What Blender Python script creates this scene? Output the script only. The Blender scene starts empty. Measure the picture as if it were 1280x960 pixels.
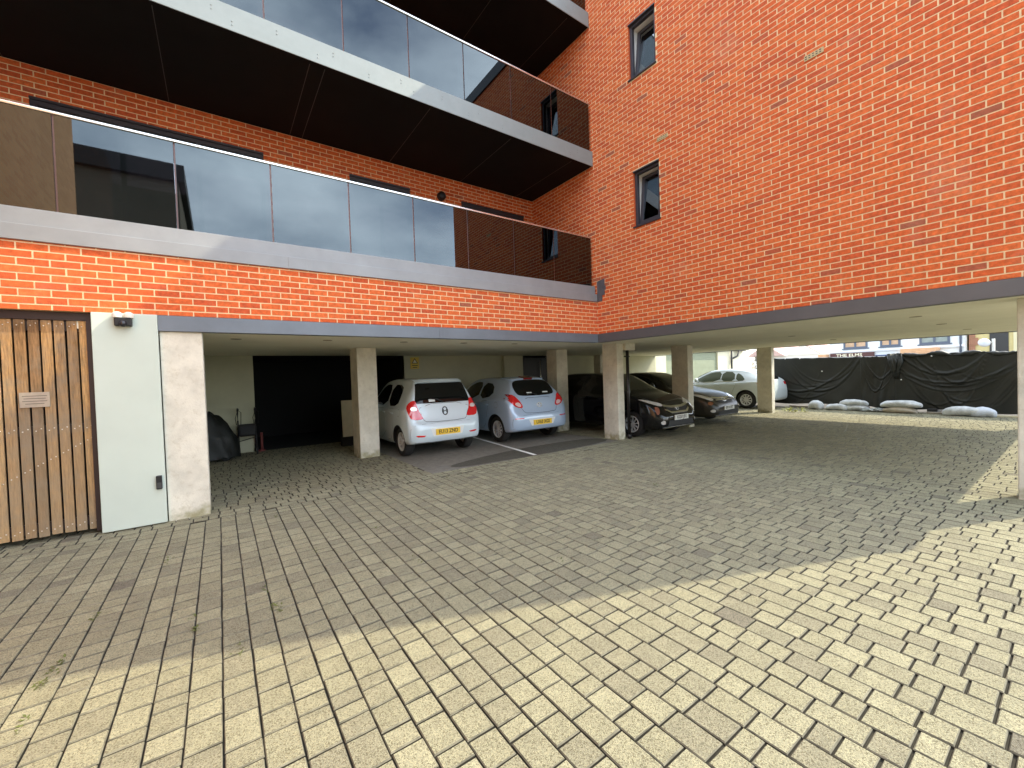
import bpy, bmesh, math, random
from mathutils import Vector, Matrix
from mathutils.bvhtree import BVHTree

RND = random.Random(11)
SC = bpy.context.scene
COL = SC.collection
rad = math.radians

# ------------------------------------------------------------------ camera
CAM_H = 1.5216
FPX = 516.98
yaw, pit, rol = 0.61579115, -0.02053404, -0.0337267
cy, sy, cp, sp, cr, sr = math.cos(yaw), math.sin(yaw), math.cos(pit), math.sin(pit), math.cos(rol), math.sin(rol)
fwd = Vector((sy * cp, cy * cp, sp))
right0 = Vector((cy, -sy, 0))
up0 = right0.cross(fwd)
c_right = cr * right0 + sr * up0
c_up = -sr * right0 + cr * up0
cam_data = bpy.data.cameras.new('camera')
cam = bpy.data.objects.new('camera', cam_data)
COL.objects.link(cam)
cam_data.sensor_fit = 'HORIZONTAL'
cam_data.sensor_width = 36.0
cam_data.lens = FPX * 36.0 / 1280.0
cam_data.clip_start = 0.05
cam_data.clip_end = 2000
M3 = Matrix((c_right, c_up, -fwd)).transposed()
cam.matrix_world = Matrix.Translation((0, 0, CAM_H)) @ M3.to_4x4()
SC.camera = cam

# ------------------------------------------------------------------ light
SUN_DIR = Vector((1.0, -0.436, 1.06)).normalized()      # towards the sun
SUN_EL = math.asin(SUN_DIR.z)
SUN_AZ = math.atan2(SUN_DIR.x, SUN_DIR.y)
world = bpy.data.worlds.new('World')
SC.world = world
world.use_nodes = True
nt = world.node_tree
for n in list(nt.nodes):
    nt.nodes.remove(n)
w_out = nt.nodes.new('ShaderNodeOutputWorld')
w_bg = nt.nodes.new('ShaderNodeBackground')
sky = nt.nodes.new('ShaderNodeTexSky')
sky.sky_type = 'NISHITA'
sky.sun_disc = False
sky.sun_elevation = SUN_EL
sky.sun_rotation = SUN_AZ
sky.air_density = 1.0
sky.dust_density = 1.4
tc = nt.nodes.new('ShaderNodeTexCoord')
mp = nt.nodes.new('ShaderNodeMapping')
mp.inputs['Scale'].default_value = (1.0, 1.0, 2.2)
cn = nt.nodes.new('ShaderNodeTexNoise')
cn.inputs['Scale'].default_value = 1.7
cn.inputs['Detail'].default_value = 7
cn.inputs['Roughness'].default_value = 0.56
ramp = nt.nodes.new('ShaderNodeValToRGB')
ramp.color_ramp.elements[0].position = 0.38
ramp.color_ramp.elements[1].position = 0.86
mixc = nt.nodes.new('ShaderNodeMixRGB')
mixc.inputs['Color2'].default_value = (17.5, 19.0, 20.6, 1)
nt.links.new(tc.outputs['Generated'], mp.inputs['Vector'])
nt.links.new(mp.outputs['Vector'], cn.inputs['Vector'])
nt.links.new(cn.outputs['Fac'], ramp.inputs['Fac'])
nt.links.new(ramp.outputs['Color'], mixc.inputs['Fac'])
nt.links.new(sky.outputs['Color'], mixc.inputs['Color1'])
nt.links.new(mixc.outputs['Color'], w_bg.inputs['Color'])
w_bg.inputs['Strength'].default_value = 0.15
nt.links.new(w_bg.outputs['Background'], w_out.inputs['Surface'])

sd = bpy.data.lights.new('sun', 'SUN')
sd.energy = 2.3
sd.angle = rad(0.5)
sd.color = (1.0, 0.90, 0.68)
sun = bpy.data.objects.new('sun', sd)
COL.objects.link(sun)
sun.rotation_euler = (-SUN_DIR).to_track_quat('-Z', 'Y').to_euler()
sun.location = SUN_DIR * 60

SC.view_settings.view_transform = 'Standard'
SC.view_settings.look = 'None'
SC.view_settings.gamma = 1.0
SC.view_settings.exposure = 1.42
try:
    SC.view_settings.use_curve_mapping = False
    SC.cycles.max_bounces = 12
    SC.cycles.diffuse_bounces = 8
    SC.cycles.transparent_max_bounces = 12
    SC.cycles.use_denoising = True
except Exception:
    pass


# ------------------------------------------------------------------ materials
def nodes_of(m):
    return m.node_tree.nodes, m.node_tree.links


def mat(name, col, rough=0.6, metal=0.0, var=0.0, vscale=6.0, bump=0.0, bscale=60.0, spec=0.5, coat=0.0,
        stretch=None):
    m = bpy.data.materials.new(name)
    m.use_nodes = True
    N, L = nodes_of(m)
    b = N['Principled BSDF']
    b.inputs['Base Color'].default_value = (*col, 1)
    b.inputs['Roughness'].default_value = rough
    b.inputs['Metallic'].default_value = metal
    b.inputs['Specular IOR Level'].default_value = spec
    b.inputs['Coat Weight'].default_value = coat
    b.inputs['Coat Roughness'].default_value = 0.04
    if var or bump:
        t = N.new('ShaderNodeTexCoord')
        mpn = N.new('ShaderNodeMapping')
        if stretch:
            mpn.inputs['Scale'].default_value = stretch
        L.new(t.outputs['Object'], mpn.inputs['Vector'])
    if var:
        n = N.new('ShaderNodeTexNoise')
        n.inputs['Scale'].default_value = vscale
        n.inputs['Detail'].default_value = 6
        n.inputs['Roughness'].default_value = 0.65
        L.new(mpn.outputs['Vector'], n.inputs['Vector'])
        r = N.new('ShaderNodeMapRange')
        r.inputs['From Min'].default_value = 0.3
        r.inputs['From Max'].default_value = 0.7
        r.inputs['To Min'].default_value = 1 - var
        r.inputs['To Max'].default_value = 1 + var
        L.new(n.outputs['Fac'], r.inputs['Value'])
        mx = N.new('ShaderNodeMixRGB')
        mx.blend_type = 'MULTIPLY'
        mx.inputs['Fac'].default_value = 1
        mx.inputs['Color1'].default_value = (*col, 1)
        L.new(r.outputs['Result'], mx.inputs['Color2'])
        L.new(mx.outputs['Color'], b.inputs['Base Color'])
    if bump:
        n2 = N.new('ShaderNodeTexNoise')
        n2.inputs['Scale'].default_value = bscale
        n2.inputs['Detail'].default_value = 5
        L.new(mpn.outputs['Vector'], n2.inputs['Vector'])
        bp = N.new('ShaderNodeBump')
        bp.inputs['Strength'].default_value = bump
        bp.inputs['Distance'].default_value = 0.01
        L.new(n2.outputs['Fac'], bp.inputs['Height'])
        L.new(bp.outputs['Normal'], b.inputs['Normal'])
    return m


def tint_mat(name, stops, rough=0.85, var=0.18, vscale=25, bump=0.4, bscale=120, speck=None, stain=None,
             stretch=(1, 1, 1), spec=0.25):
    """per-element colour read from the mesh attribute 'tint' through a ramp."""
    m = bpy.data.materials.new(name)
    m.use_nodes = True
    N, L = nodes_of(m)
    b = N['Principled BSDF']
    b.inputs['Roughness'].default_value = rough
    b.inputs['Specular IOR Level'].default_value = spec
    a = N.new('ShaderNodeAttribute')
    a.attribute_name = 'tint'
    cr_ = N.new('ShaderNodeValToRGB')
    e = cr_.color_ramp.elements
    while len(e) < len(stops):
        e.new(0.5)
    for i, (p, c) in enumerate(stops):
        e[i].position = p
        e[i].color = (*c, 1)
    L.new(a.outputs['Fac'], cr_.inputs['Fac'])
    t = N.new('ShaderNodeTexCoord')
    mpn = N.new('ShaderNodeMapping')
    mpn.inputs['Scale'].default_value = stretch
    L.new(t.outputs['Object'], mpn.inputs['Vector'])
    n = N.new('ShaderNodeTexNoise')
    n.inputs['Scale'].default_value = vscale
    n.inputs['Detail'].default_value = 6
    n.inputs['Roughness'].default_value = 0.7
    L.new(mpn.outputs['Vector'], n.inputs['Vector'])
    r = N.new('ShaderNodeMapRange')
    r.inputs['From Min'].default_value = 0.3
    r.inputs['From Max'].default_value = 0.7
    r.inputs['To Min'].default_value = 1 - var
    r.inputs['To Max'].default_value = 1 + var
    L.new(n.outputs['Fac'], r.inputs['Value'])
    mx = N.new('ShaderNodeMixRGB')
    mx.blend_type = 'MULTIPLY'
    mx.inputs['Fac'].default_value = 1
    L.new(cr_.outputs['Color'], mx.inputs['Color1'])
    L.new(r.outputs['Result'], mx.inputs['Color2'])
    last = mx
    if speck:
        v = N.new('ShaderNodeTexVoronoi')
        v.inputs['Scale'].default_value = speck[0]
        L.new(t.outputs['Object'], v.inputs['Vector'])
        sp_ = N.new('ShaderNodeSeparateColor')
        L.new(v.outputs['Color'], sp_.inputs['Color'])
        rr = N.new('ShaderNodeValToRGB')
        rr.color_ramp.interpolation = 'CONSTANT'
        rr.color_ramp.elements[0].position = 0.0
        rr.color_ramp.elements[0].color = (0.55, 0.52, 0.48, 1)
        rr.color_ramp.elements[1].position = 0.14
        rr.color_ramp.elements[1].color = (0.98, 0.98, 0.98, 1)
        e2 = rr.color_ramp.elements.new(0.70)
        e2.color = (1.3, 1.29, 1.24, 1)
        rr.color_ramp.elements[1].position = 0.2
        L.new(sp_.outputs['Red'], rr.inputs['Fac'])
        mx2 = N.new('ShaderNodeMixRGB')
        mx2.blend_type = 'MULTIPLY'
        mx2.inputs['Fac'].default_value = speck[1]
        L.new(last.outputs['Color'], mx2.inputs['Color1'])
        L.new(rr.outputs['Color'], mx2.inputs['Color2'])
        last = mx2
    if stain:
        n3 = N.new('ShaderNodeTexNoise')
        n3.inputs['Scale'].default_value = stain[0]
        n3.inputs['Detail'].default_value = 8
        n3.inputs['Roughness'].default_value = 0.68
        L.new(t.outputs['Object'], n3.inputs['Vector'])
        rr = N.new('ShaderNodeMapRange')
        rr.inputs['From Min'].default_value = stain[1]
        rr.inputs['From Max'].default_value = stain[2]
        rr.inputs['To Max'].default_value = stain[3]
        L.new(n3.outputs['Fac'], rr.inputs['Value'])
        mx3 = N.new('ShaderNodeMixRGB')
        mx3.inputs['Color2'].default_value = (*stain[4], 1)
        L.new(rr.outputs['Result'], mx3.inputs['Fac'])
        L.new(last.outputs['Color'], mx3.inputs['Color1'])
        last = mx3
    L.new(last.outputs['Color'], b.inputs['Base Color'])
    n2 = N.new('ShaderNodeTexNoise')
    n2.inputs['Scale'].default_value = bscale
    n2.inputs['Detail'].default_value = 5
    L.new(mpn.outputs['Vector'], n2.inputs['Vector'])
    bp = N.new('ShaderNodeBump')
    bp.inputs['Strength'].default_value = bump
    bp.inputs['Distance'].default_value = 0.008
    L.new(n2.outputs['Fac'], bp.inputs['Height'])
    L.new(bp.outputs['Normal'], b.inputs['Normal'])
    return m


def glass_sheet(name, tint, refl=0.3, gloss=(0.85, 0.9, 0.95)):
    m = bpy.data.materials.new(name)
    m.use_nodes = True
    N, L = nodes_of(m)
    N.remove(N['Principled BSDF'])
    out = N['Material Output']
    tr = N.new('ShaderNodeBsdfTransparent')
    tr.inputs['Color'].default_value = (*tint, 1)
    gl = N.new('ShaderNodeBsdfGlossy')
    gl.inputs['Color'].default_value = (*gloss, 1)
    gl.inputs['Roughness'].default_value = 0.015
    lw = N.new('ShaderNodeFresnel')
    lw.inputs['IOR'].default_value = 1.6
    mr = N.new('ShaderNodeMath')
    mr.operation = 'ADD'
    mr.inputs[1].default_value = refl
    mr.use_clamp = True
    L.new(lw.outputs['Fac'], mr.inputs[0])
    mx = N.new('ShaderNodeMixShader')
    L.new(mr.outputs['Value'], mx.inputs['Fac'])
    L.new(tr.outputs['BSDF'], mx.inputs[1])
    L.new(gl.outputs['BSDF'], mx.inputs[2])
    L.new(mx.outputs['Shader'], out.inputs['Surface'])
    return m


def brick_shader(name, c1, c2, mortar, scale=1.0):
    m = bpy.data.materials.new(name)
    m.use_nodes = True
    N, L = nodes_of(m)
    b = N['Principled BSDF']
    b.inputs['Roughness'].default_value = 0.9
    t = N.new('ShaderNodeTexCoord')
    sx = N.new('ShaderNodeSeparateXYZ')
    L.new(t.outputs['Object'], sx.inputs['Vector'])
    ad = N.new('ShaderNodeMath')
    ad.operation = 'ADD'
    L.new(sx.outputs['X'], ad.inputs[0])
    L.new(sx.outputs['Y'], ad.inputs[1])
    cb = N.new('ShaderNodeCombineXYZ')
    L.new(ad.outputs['Value'], cb.inputs['X'])
    L.new(sx.outputs['Z'], cb.inputs['Y'])
    bt = N.new('ShaderNodeTexBrick')
    bt.inputs['Scale'].default_value = scale
    bt.inputs['Color1'].default_value = (*c1, 1)
    bt.inputs['Color2'].default_value = (*c2, 1)
    bt.inputs['Mortar'].default_value = (*mortar, 1)
    bt.inputs['Mortar Size'].default_value = 0.005
    bt.inputs['Brick Width'].default_value = 0.225
    bt.inputs['Row Height'].default_value = 0.075
    L.new(cb.outputs['Vector'], bt.inputs['Vector'])
    L.new(bt.outputs['Color'], b.inputs['Base Color'])
    return m


M = {}
M['brick'] = tint_mat('red_brick', [(0.0, (0.36, 0.11, 0.06)), (0.10, (0.44, 0.105, 0.05)), (0.2, (0.56, 0.10, 0.034)),
                                    (0.6, (0.64, 0.125, 0.034)), (1.0, (0.70, 0.16, 0.046))],
                      var=0.30, vscale=22, bump=0.6, bscale=140, stain=(1.3, 0.57, 0.78, 0.40, (0.62, 0.32, 0.22)))
M['mortar'] = mat('mortar', (0.80, 0.60, 0.35), 0.95, var=0.12, vscale=8, bump=0.4, bscale=150)
M['brick_plain'] = brick_shader('red_brick_courses', (0.46, 0.09, 0.03), (0.56, 0.13, 0.04), (0.58, 0.4, 0.22))
M['brick_brown'] = brick_shader('brown_brick_courses', (0.62, 0.33, 0.17), (0.74, 0.42, 0.22), (0.6, 0.42, 0.27))
M['zinc'] = mat('grey_metal_cladding', (0.145, 0.165, 0.19), 0.45, 0.2, var=0.14, vscale=1.6, bump=0.05, bscale=9)
M['zinc_light'] = mat('pale_metal_capping', (0.27, 0.28, 0.285), 0.5, 0.25, var=0.1, vscale=2.0, bump=0.04, bscale=9)
M['galv'] = mat('galvanised_steel', (0.235, 0.27, 0.265), 0.5, 0.15, var=0.06, vscale=4.0, bump=0.03, bscale=30)
M['steel'] = mat('stainless_rail', (0.72, 0.71, 0.68), 0.22, 0.9)
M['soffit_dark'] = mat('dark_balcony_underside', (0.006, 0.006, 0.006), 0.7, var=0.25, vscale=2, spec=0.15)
M['soffit'] = mat('cream_soffit', (0.86, 0.83, 0.68), 0.85, var=0.05, vscale=1.2)
M['back_wall'] = mat('painted_undercroft_wall', (0.50, 0.49, 0.35), 0.9, var=0.08, vscale=1.5)
M['pale_wall'] = mat('pale_render', (0.72, 0.68, 0.50), 0.9, var=0.07, vscale=1.5)
M['black'] = mat('black_paint', (0.008, 0.008, 0.009), 0.5)
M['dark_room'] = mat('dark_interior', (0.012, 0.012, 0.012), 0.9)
M['frame'] = mat('dark_grey_frame', (0.045, 0.04, 0.048), 0.4)
M['white_frame'] = mat('white_sash', (0.75, 0.74, 0.70), 0.45)
M['panel'] = mat('pale_green_grey_panel', (0.54, 0.61, 0.535), 0.45, var=0.05, vscale=1.1)
M['glass_bal'] = glass_sheet('tinted_balustrade_glass', (0.12, 0.10, 0.10), 0.05, gloss=(0.72, 0.83, 0.86))
M['window_glass'] = glass_sheet('window_glass', (0.35, 0.38, 0.4), 0.2)
M['asphalt'] = mat('bay_asphalt', (0.19, 0.175, 0.145), 0.95, var=0.22, vscale=9, bump=0.6, bscale=260)
M['asphalt_dark'] = mat('damp_asphalt', (0.075, 0.068, 0.05), 0.8, var=0.2, vscale=9, bump=0.6, bscale=260)
M['earth'] = mat('ground', (0.16, 0.15, 0.125), 0.95, var=0.25, vscale=1.5)
M['joint'] = mat('joint_sand', (0.03, 0.027, 0.018), 1.0, var=0.4, vscale=8)
M['white_paint'] = mat('white_line_paint', (0.78, 0.77, 0.72), 0.75, var=0.18, vscale=22)
M['paver'] = tint_mat('concrete_blocks', [(0.0, (0.155, 0.142, 0.108)), (0.06, (0.218, 0.204, 0.142)), (0.5, (0.252, 0.238, 0.158)),
                                          (1.0, (0.290, 0.275, 0.184))], rough=0.92, var=0.12, vscale=9, bump=0.9, bscale=230,
                      speck=(230, 0.9), stain=(0.55, 0.56, 0.78, 0.42, (0.17, 0.145, 0.115)))
M['paver_edge'] = mat('grimy_block_edge', (0.155, 0.143, 0.10), 0.95, var=0.5, vscale=14)
M['wood'] = tint_mat('weathered_cedar', [(0.0, (0.20, 0.11, 0.05)), (0.4, (0.36, 0.20, 0.08)), (1.0, (0.58, 0.34, 0.135))],
                     rough=0.75, var=0.55, vscale=9, bump=0.5, bscale=40, stretch=(9, 9, 0.7),
                     stain=(2.2, 0.44, 0.66, 0.8, (0.25, 0.205, 0.15)))


def weather_low(m, z0, z1, col, amt):
    N, L = nodes_of(m)
    b = N['Principled BSDF']
    src = b.inputs['Base Color'].links[0].from_socket
    t = N.new('ShaderNodeTexCoord')
    sx = N.new('ShaderNodeSeparateXYZ')
    L.new(t.outputs['Object'], sx.inputs['Vector'])
    n = N.new('ShaderNodeTexNoise')
    n.inputs['Scale'].default_value = 5
    n.inputs['Detail'].default_value = 6
    L.new(t.outputs['Object'], n.inputs['Vector'])
    ad = N.new('ShaderNodeMath')
    ad.operation = 'ADD'
    L.new(sx.outputs['Z'], ad.inputs[0])
    L.new(n.outputs['Fac'], ad.inputs[1])
    mr = N.new('ShaderNodeMapRange')
    mr.inputs['From Min'].default_value = z0
    mr.inputs['From Max'].default_value = z1
    mr.inputs['To Min'].default_value = amt
    mr.inputs['To Max'].default_value = 0
    L.new(ad.outputs['Value'], mr.inputs['Value'])
    mx = N.new('ShaderNodeMixRGB')
    mx.inputs['Color2'].default_value = (*col, 1)
    L.new(mr.outputs['Result'], mx.inputs['Fac'])
    L.new(src, mx.inputs['Color1'])
    L.new(mx.outputs['Color'], b.inputs['Base Color'])


weather_low(M['wood'], 1.2, 2.4, (0.34, 0.265, 0.16), 0.45)
M['screw'] = mat('screw_heads', (0.75, 0.7, 0.6), 0.3, 0.9)
M['plate'] = mat('brushed_steel_notice', (0.42, 0.39, 0.33), 0.38, 0.5, var=0.1, vscale=20)
M['grey_text'] = mat('engraved_text', (0.12, 0.11, 0.1), 0.6)


def concrete():
    m = mat('fair_faced_concrete', (0.66, 0.63, 0.53), 0.88, var=0.17, vscale=3.2, bump=0.3, bscale=70)
    N, L = nodes_of(m)
    b = N['Principled BSDF']
    src = b.inputs['Base Color'].links[0].from_socket
    t = N.new('ShaderNodeTexCoord')
    n = N.new('ShaderNodeTexNoise')
    n.inputs['Scale'].default_value = 14
    n.inputs['Detail'].default_value = 9
    n.inputs['Roughness'].default_value = 0.75
    L.new(t.outputs['Object'], n.inputs['Vector'])
    r = N.new('ShaderNodeMapRange')
    r.inputs['From Min'].default_value = 0.52
    r.inputs['From Max'].default_value = 0.75
    r.inputs['To Max'].default_value = 0.55
    L.new(n.outputs['Fac'], r.inputs['Value'])
    mx = N.new('ShaderNodeMixRGB')
    mx.inputs['Color2'].default_value = (0.40, 0.345, 0.23, 1)
    L.new(src, mx.inputs['Color1'])
    L.new(r.outputs['Result'], mx.inputs['Fac'])
    # moss climbing the foot of the pier
    sx = N.new('ShaderNodeSeparateXYZ')
    L.new(t.outputs['Object'], sx.inputs['Vector'])
    h = N.new('ShaderNodeMapRange')
    h.inputs['From Min'].default_value = 0.0
    h.inputs['From Max'].default_value = 0.38
    h.inputs['To Min'].default_value = 1.0
    h.inputs['To Max'].default_value = 0.0
    L.new(sx.outputs['Z'], h.inputs['Value'])
    n2 = N.new('ShaderNodeTexNoise')
    n2.inputs['Scale'].default_value = 9
    n2.inputs['Detail'].default_value = 8
    L.new(t.outputs['Object'], n2.inputs['Vector'])
    mu = N.new('ShaderNodeMath')
    mu.operation = 'MULTIPLY'
    L.new(h.outputs['Result'], mu.inputs[0])
    L.new(n2.outputs['Fac'], mu.inputs[1])
    r2 = N.new('ShaderNodeMapRange')
    r2.inputs['From Min'].default_value = 0.28
    r2.inputs['From Max'].default_value = 0.55
    r2.inputs['To Max'].default_value = 0.75
    L.new(mu.outputs['Value'], r2.inputs['Value'])
    mx2 = N.new('ShaderNodeMixRGB')
    mx2.inputs['Color2'].default_value = (0.22, 0.2, 0.07, 1)
    L.new(mx.outputs['Color'], mx2.inputs['Color1'])
    L.new(r2.outputs['Result'], mx2.inputs['Fac'])
    L.new(mx2.outputs['Color'], b.inputs['Base Color'])
    return m


M['concrete'] = concrete()
M['seam'] = mat('seam', (0.05, 0.047, 0.045), 0.5)
M['clamp'] = mat('bronze_clamp', (0.16, 0.10, 0.09), 0.4, 0.7)
M['curtain'] = mat('pale_curtain', (0.42, 0.40, 0.36), 0.9)


# ------------------------------------------------------------------ helpers
def tag(o, label=None, cat=None, group=None, kind=None):
    if label:
        o['label'] = label
    if cat:
        o['category'] = cat
    if group:
        o['group'] = group
    if kind:
        o['kind'] = kind
    return o


def empty(name, loc, label=None, cat=None, group=None):
    o = bpy.data.objects.new(name, None)
    o.empty_display_size = 0.3
    o.location = loc
    COL.objects.link(o)
    return tag(o, label, cat, group)


def copy_tree(o, parent=None):
    c = o.copy()
    COL.objects.link(c)
    c.parent = parent
    for ch in [x for x in bpy.data.objects if x.parent == o and x != c]:
        copy_tree(ch, c)
    return c


def chain_loc(o):
    v = Vector((0, 0, 0))
    while o is not None:
        v += Vector(o.location)
        o = o.parent
    return v


class MB:
    """collects shapes given in world coordinates into one mesh"""

    def __init__(self):
        self.bm = bmesh.new()
        self.tint = self.bm.faces.layers.float.new('tint_f')

    def face(self, pts, mi=0, tint=0.5):
        vs = [self.bm.verts.new(p) for p in pts]
        f = self.bm.faces.new(vs)
        f.material_index = mi
        f[self.tint] = tint
        return f

    def box(self, x0, x1, y0, y1, z0, z1, mi=0, tint=0.5, mtx=None):
        p = [Vector(q) for q in ((x0, y0, z0), (x1, y0, z0), (x1, y1, z0), (x0, y1, z0),
                                 (x0, y0, z1), (x1, y0, z1), (x1, y1, z1), (x0, y1, z1))]
        if mtx is not None:
            p = [mtx @ q for q in p]
        v = [self.bm.verts.new(q) for q in p]
        for ids in ((3, 2, 1, 0), (4, 5, 6, 7), (0, 1, 5, 4), (1, 2, 6, 5), (2, 3, 7, 6), (3, 0, 4, 7)):
            f = self.bm.faces.new([v[i] for i in ids])
            f.material_index = mi
            f[self.tint] = tint
        return self

    def tube(self, pts, r, seg=10, mi=0, cap=True):
        pts = [Vector(p) for p in pts]
        rs = r if isinstance(r, (list, tuple)) else [r] * len(pts)
        rings = []
        for i, p in enumerate(pts):
            a = pts[max(0, i - 1)]
            b = pts[min(len(pts) - 1, i + 1)]
            d = (b - a).normalized()
            u = d.cross(Vector((0, 0, 1)))
            if u.length < 1e-3:
                u = d.cross(Vector((1, 0, 0)))
            u.normalize()
            w = d.cross(u)
            rings.append([self.bm.verts.new(p + rs[i] * (math.cos(t) * u + math.sin(t) * w))
                          for t in [2 * math.pi * k / seg for k in range(seg)]])
        for i in range(len(rings) - 1):
            for k in range(seg):
                f = self.bm.faces.new([rings[i][k], rings[i][(k + 1) % seg], rings[i + 1][(k + 1) % seg], rings[i + 1][k]])
                f.material_index = mi
                f.smooth = True
        if cap:
            for rg in (rings[0], rings[-1]):
                f = self.bm.faces.new(rg)
                f.material_index = mi
        return self

    def lathe(self, prof, c, axis='z', seg=24, mi=0, smooth=True):
        """prof: (radius, height) along the axis from c"""
        c = Vector(c)
        ax = {'x': (Vector((0, 1, 0)), Vector((0, 0, 1)), Vector((1, 0, 0))),
              'y': (Vector((1, 0, 0)), Vector((0, 0, 1)), Vector((0, 1, 0))),
              'z': (Vector((1, 0, 0)), Vector((0, 1, 0)), Vector((0, 0, 1)))}[axis]
        rings = []
        for r, h in prof:
            rings.append([self.bm.verts.new(c + ax[2] * h + max(r, 1e-4) * (math.cos(t) * ax[0] + math.sin(t) * ax[1]))
                          for t in [2 * math.pi * k / seg for k in range(seg)]])
        for i in range(len(rings) - 1):
            for k in range(seg):
                f = self.bm.faces.new([rings[i][k], rings[i][(k + 1) % seg], rings[i + 1][(k + 1) % seg], rings[i + 1][k]])
                f.material_index = mi
                f.smooth = smooth
        return self

    def prism(self, poly, O, U, V, n, mi=0):
        """poly in (u,v) extruded by vector n"""
        O, U, V, n = Vector(O), Vector(U), Vector(V), Vector(n)
        a = [self.bm.verts.new(O + U * p[0] + V * p[1]) for p in poly]
        b = [self.bm.verts.new(O + U * p[0] + V * p[1] + n) for p in poly]
        k = len(poly)
        fs = [self.bm.faces.new(a), self.bm.faces.new(b[::-1])]
        for i in range(k):
            fs.append(self.bm.faces.new([a[i], a[(i + 1) % k], b[(i + 1) % k], b[i]]))
        for f in fs:
            f.material_index = mi
        return self

    def add_mesh(self, me, mtx, mi=0):
        n0 = len(self.bm.faces)
        tmp = bmesh.new()
        tmp.from_mesh(me)
        tmp.transform(mtx)
        vm = {}
        for v in tmp.verts:
            vm[v.index] = self.bm.verts.new(v.co)
        for f in tmp.faces:
            try:
                g = self.bm.faces.new([vm[v.index] for v in f.verts])
                g.material_index = mi
            except ValueError:
                pass
        tmp.free()
        return self

    def build(self, name, mats, parent=None, bevel=0.0, smooth=False, normals=True, angle=None):
        off = chain_loc(parent)
        if off.length:
            bmesh.ops.translate(self.bm, verts=self.bm.verts, vec=-off)
        if normals:
            bmesh.ops.recalc_face_normals(self.bm, faces=self.bm.faces)
        me = bpy.data.meshes.new(name)
        tints = [f[self.tint] for f in self.bm.faces]
        self.bm.to_mesh(me)
        self.bm.free()
        at = me.attributes.new('tint', 'FLOAT', 'FACE')
        at.data.foreach_set('value', tints)
        if not isinstance(mats, (list, tuple)):
            mats = [mats]
        for m_ in mats:
            me.materials.append(m_)
        if smooth:
            me.polygons.foreach_set('use_smooth', [True] * len(me.polygons))
        if angle is not None:
            me.polygons.foreach_set('use_smooth', [True] * len(me.polygons))
            me.set_sharp_from_angle(angle=rad(angle))
        o = bpy.data.objects.new(name, me)
        COL.objects.link(o)
        if parent is not None:
            o.parent = parent
        if bevel:
            b = o.modifiers.new('bevel', 'BEVEL')
            b.width = bevel
            b.segments = 2
            b.limit_method = 'ANGLE'
            b.angle_limit = rad(50)
        return o


def text_mesh(s, size, align='CENTER'):
    cu = bpy.data.curves.new('text', 'FONT')
    cu.body = s
    cu.size = size
    cu.align_x = align
    cu.align_y = 'CENTER'
    cu.extrude = 0.0008
    cu.offset = size * 0.02
    cu.resolution_u = 2
    o = bpy.data.objects.new('text', cu)
    COL.objects.link(o)
    bpy.context.view_layer.update()
    me = bpy.data.meshes.new_from_object(o.evaluated_get(bpy.context.evaluated_depsgraph_get()))
    bpy.data.objects.remove(o)
    bpy.data.curves.remove(cu)
    return me


def frame_mtx(O, X, Y):
    X = Vector(X).normalized()
    Y = Vector(Y).normalized()
    Z = X.cross(Y).normalized()
    m = Matrix((X, Y, Z)).transposed().to_4x4()
    m.translation = Vector(O)
    return m


def smooth_poly(p, it=2):
    for _ in range(it):
        q = []
        n = len(p)
        for i in range(n):
            a, b = p[i], p[(i + 1) % n]
            q.append((a[0] * .75 + b[0] * .25, a[1] * .75 + b[1] * .25))
            q.append((a[0] * .25 + b[0] * .75, a[1] * .25 + b[1] * .75))
        p = q
    return p


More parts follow.
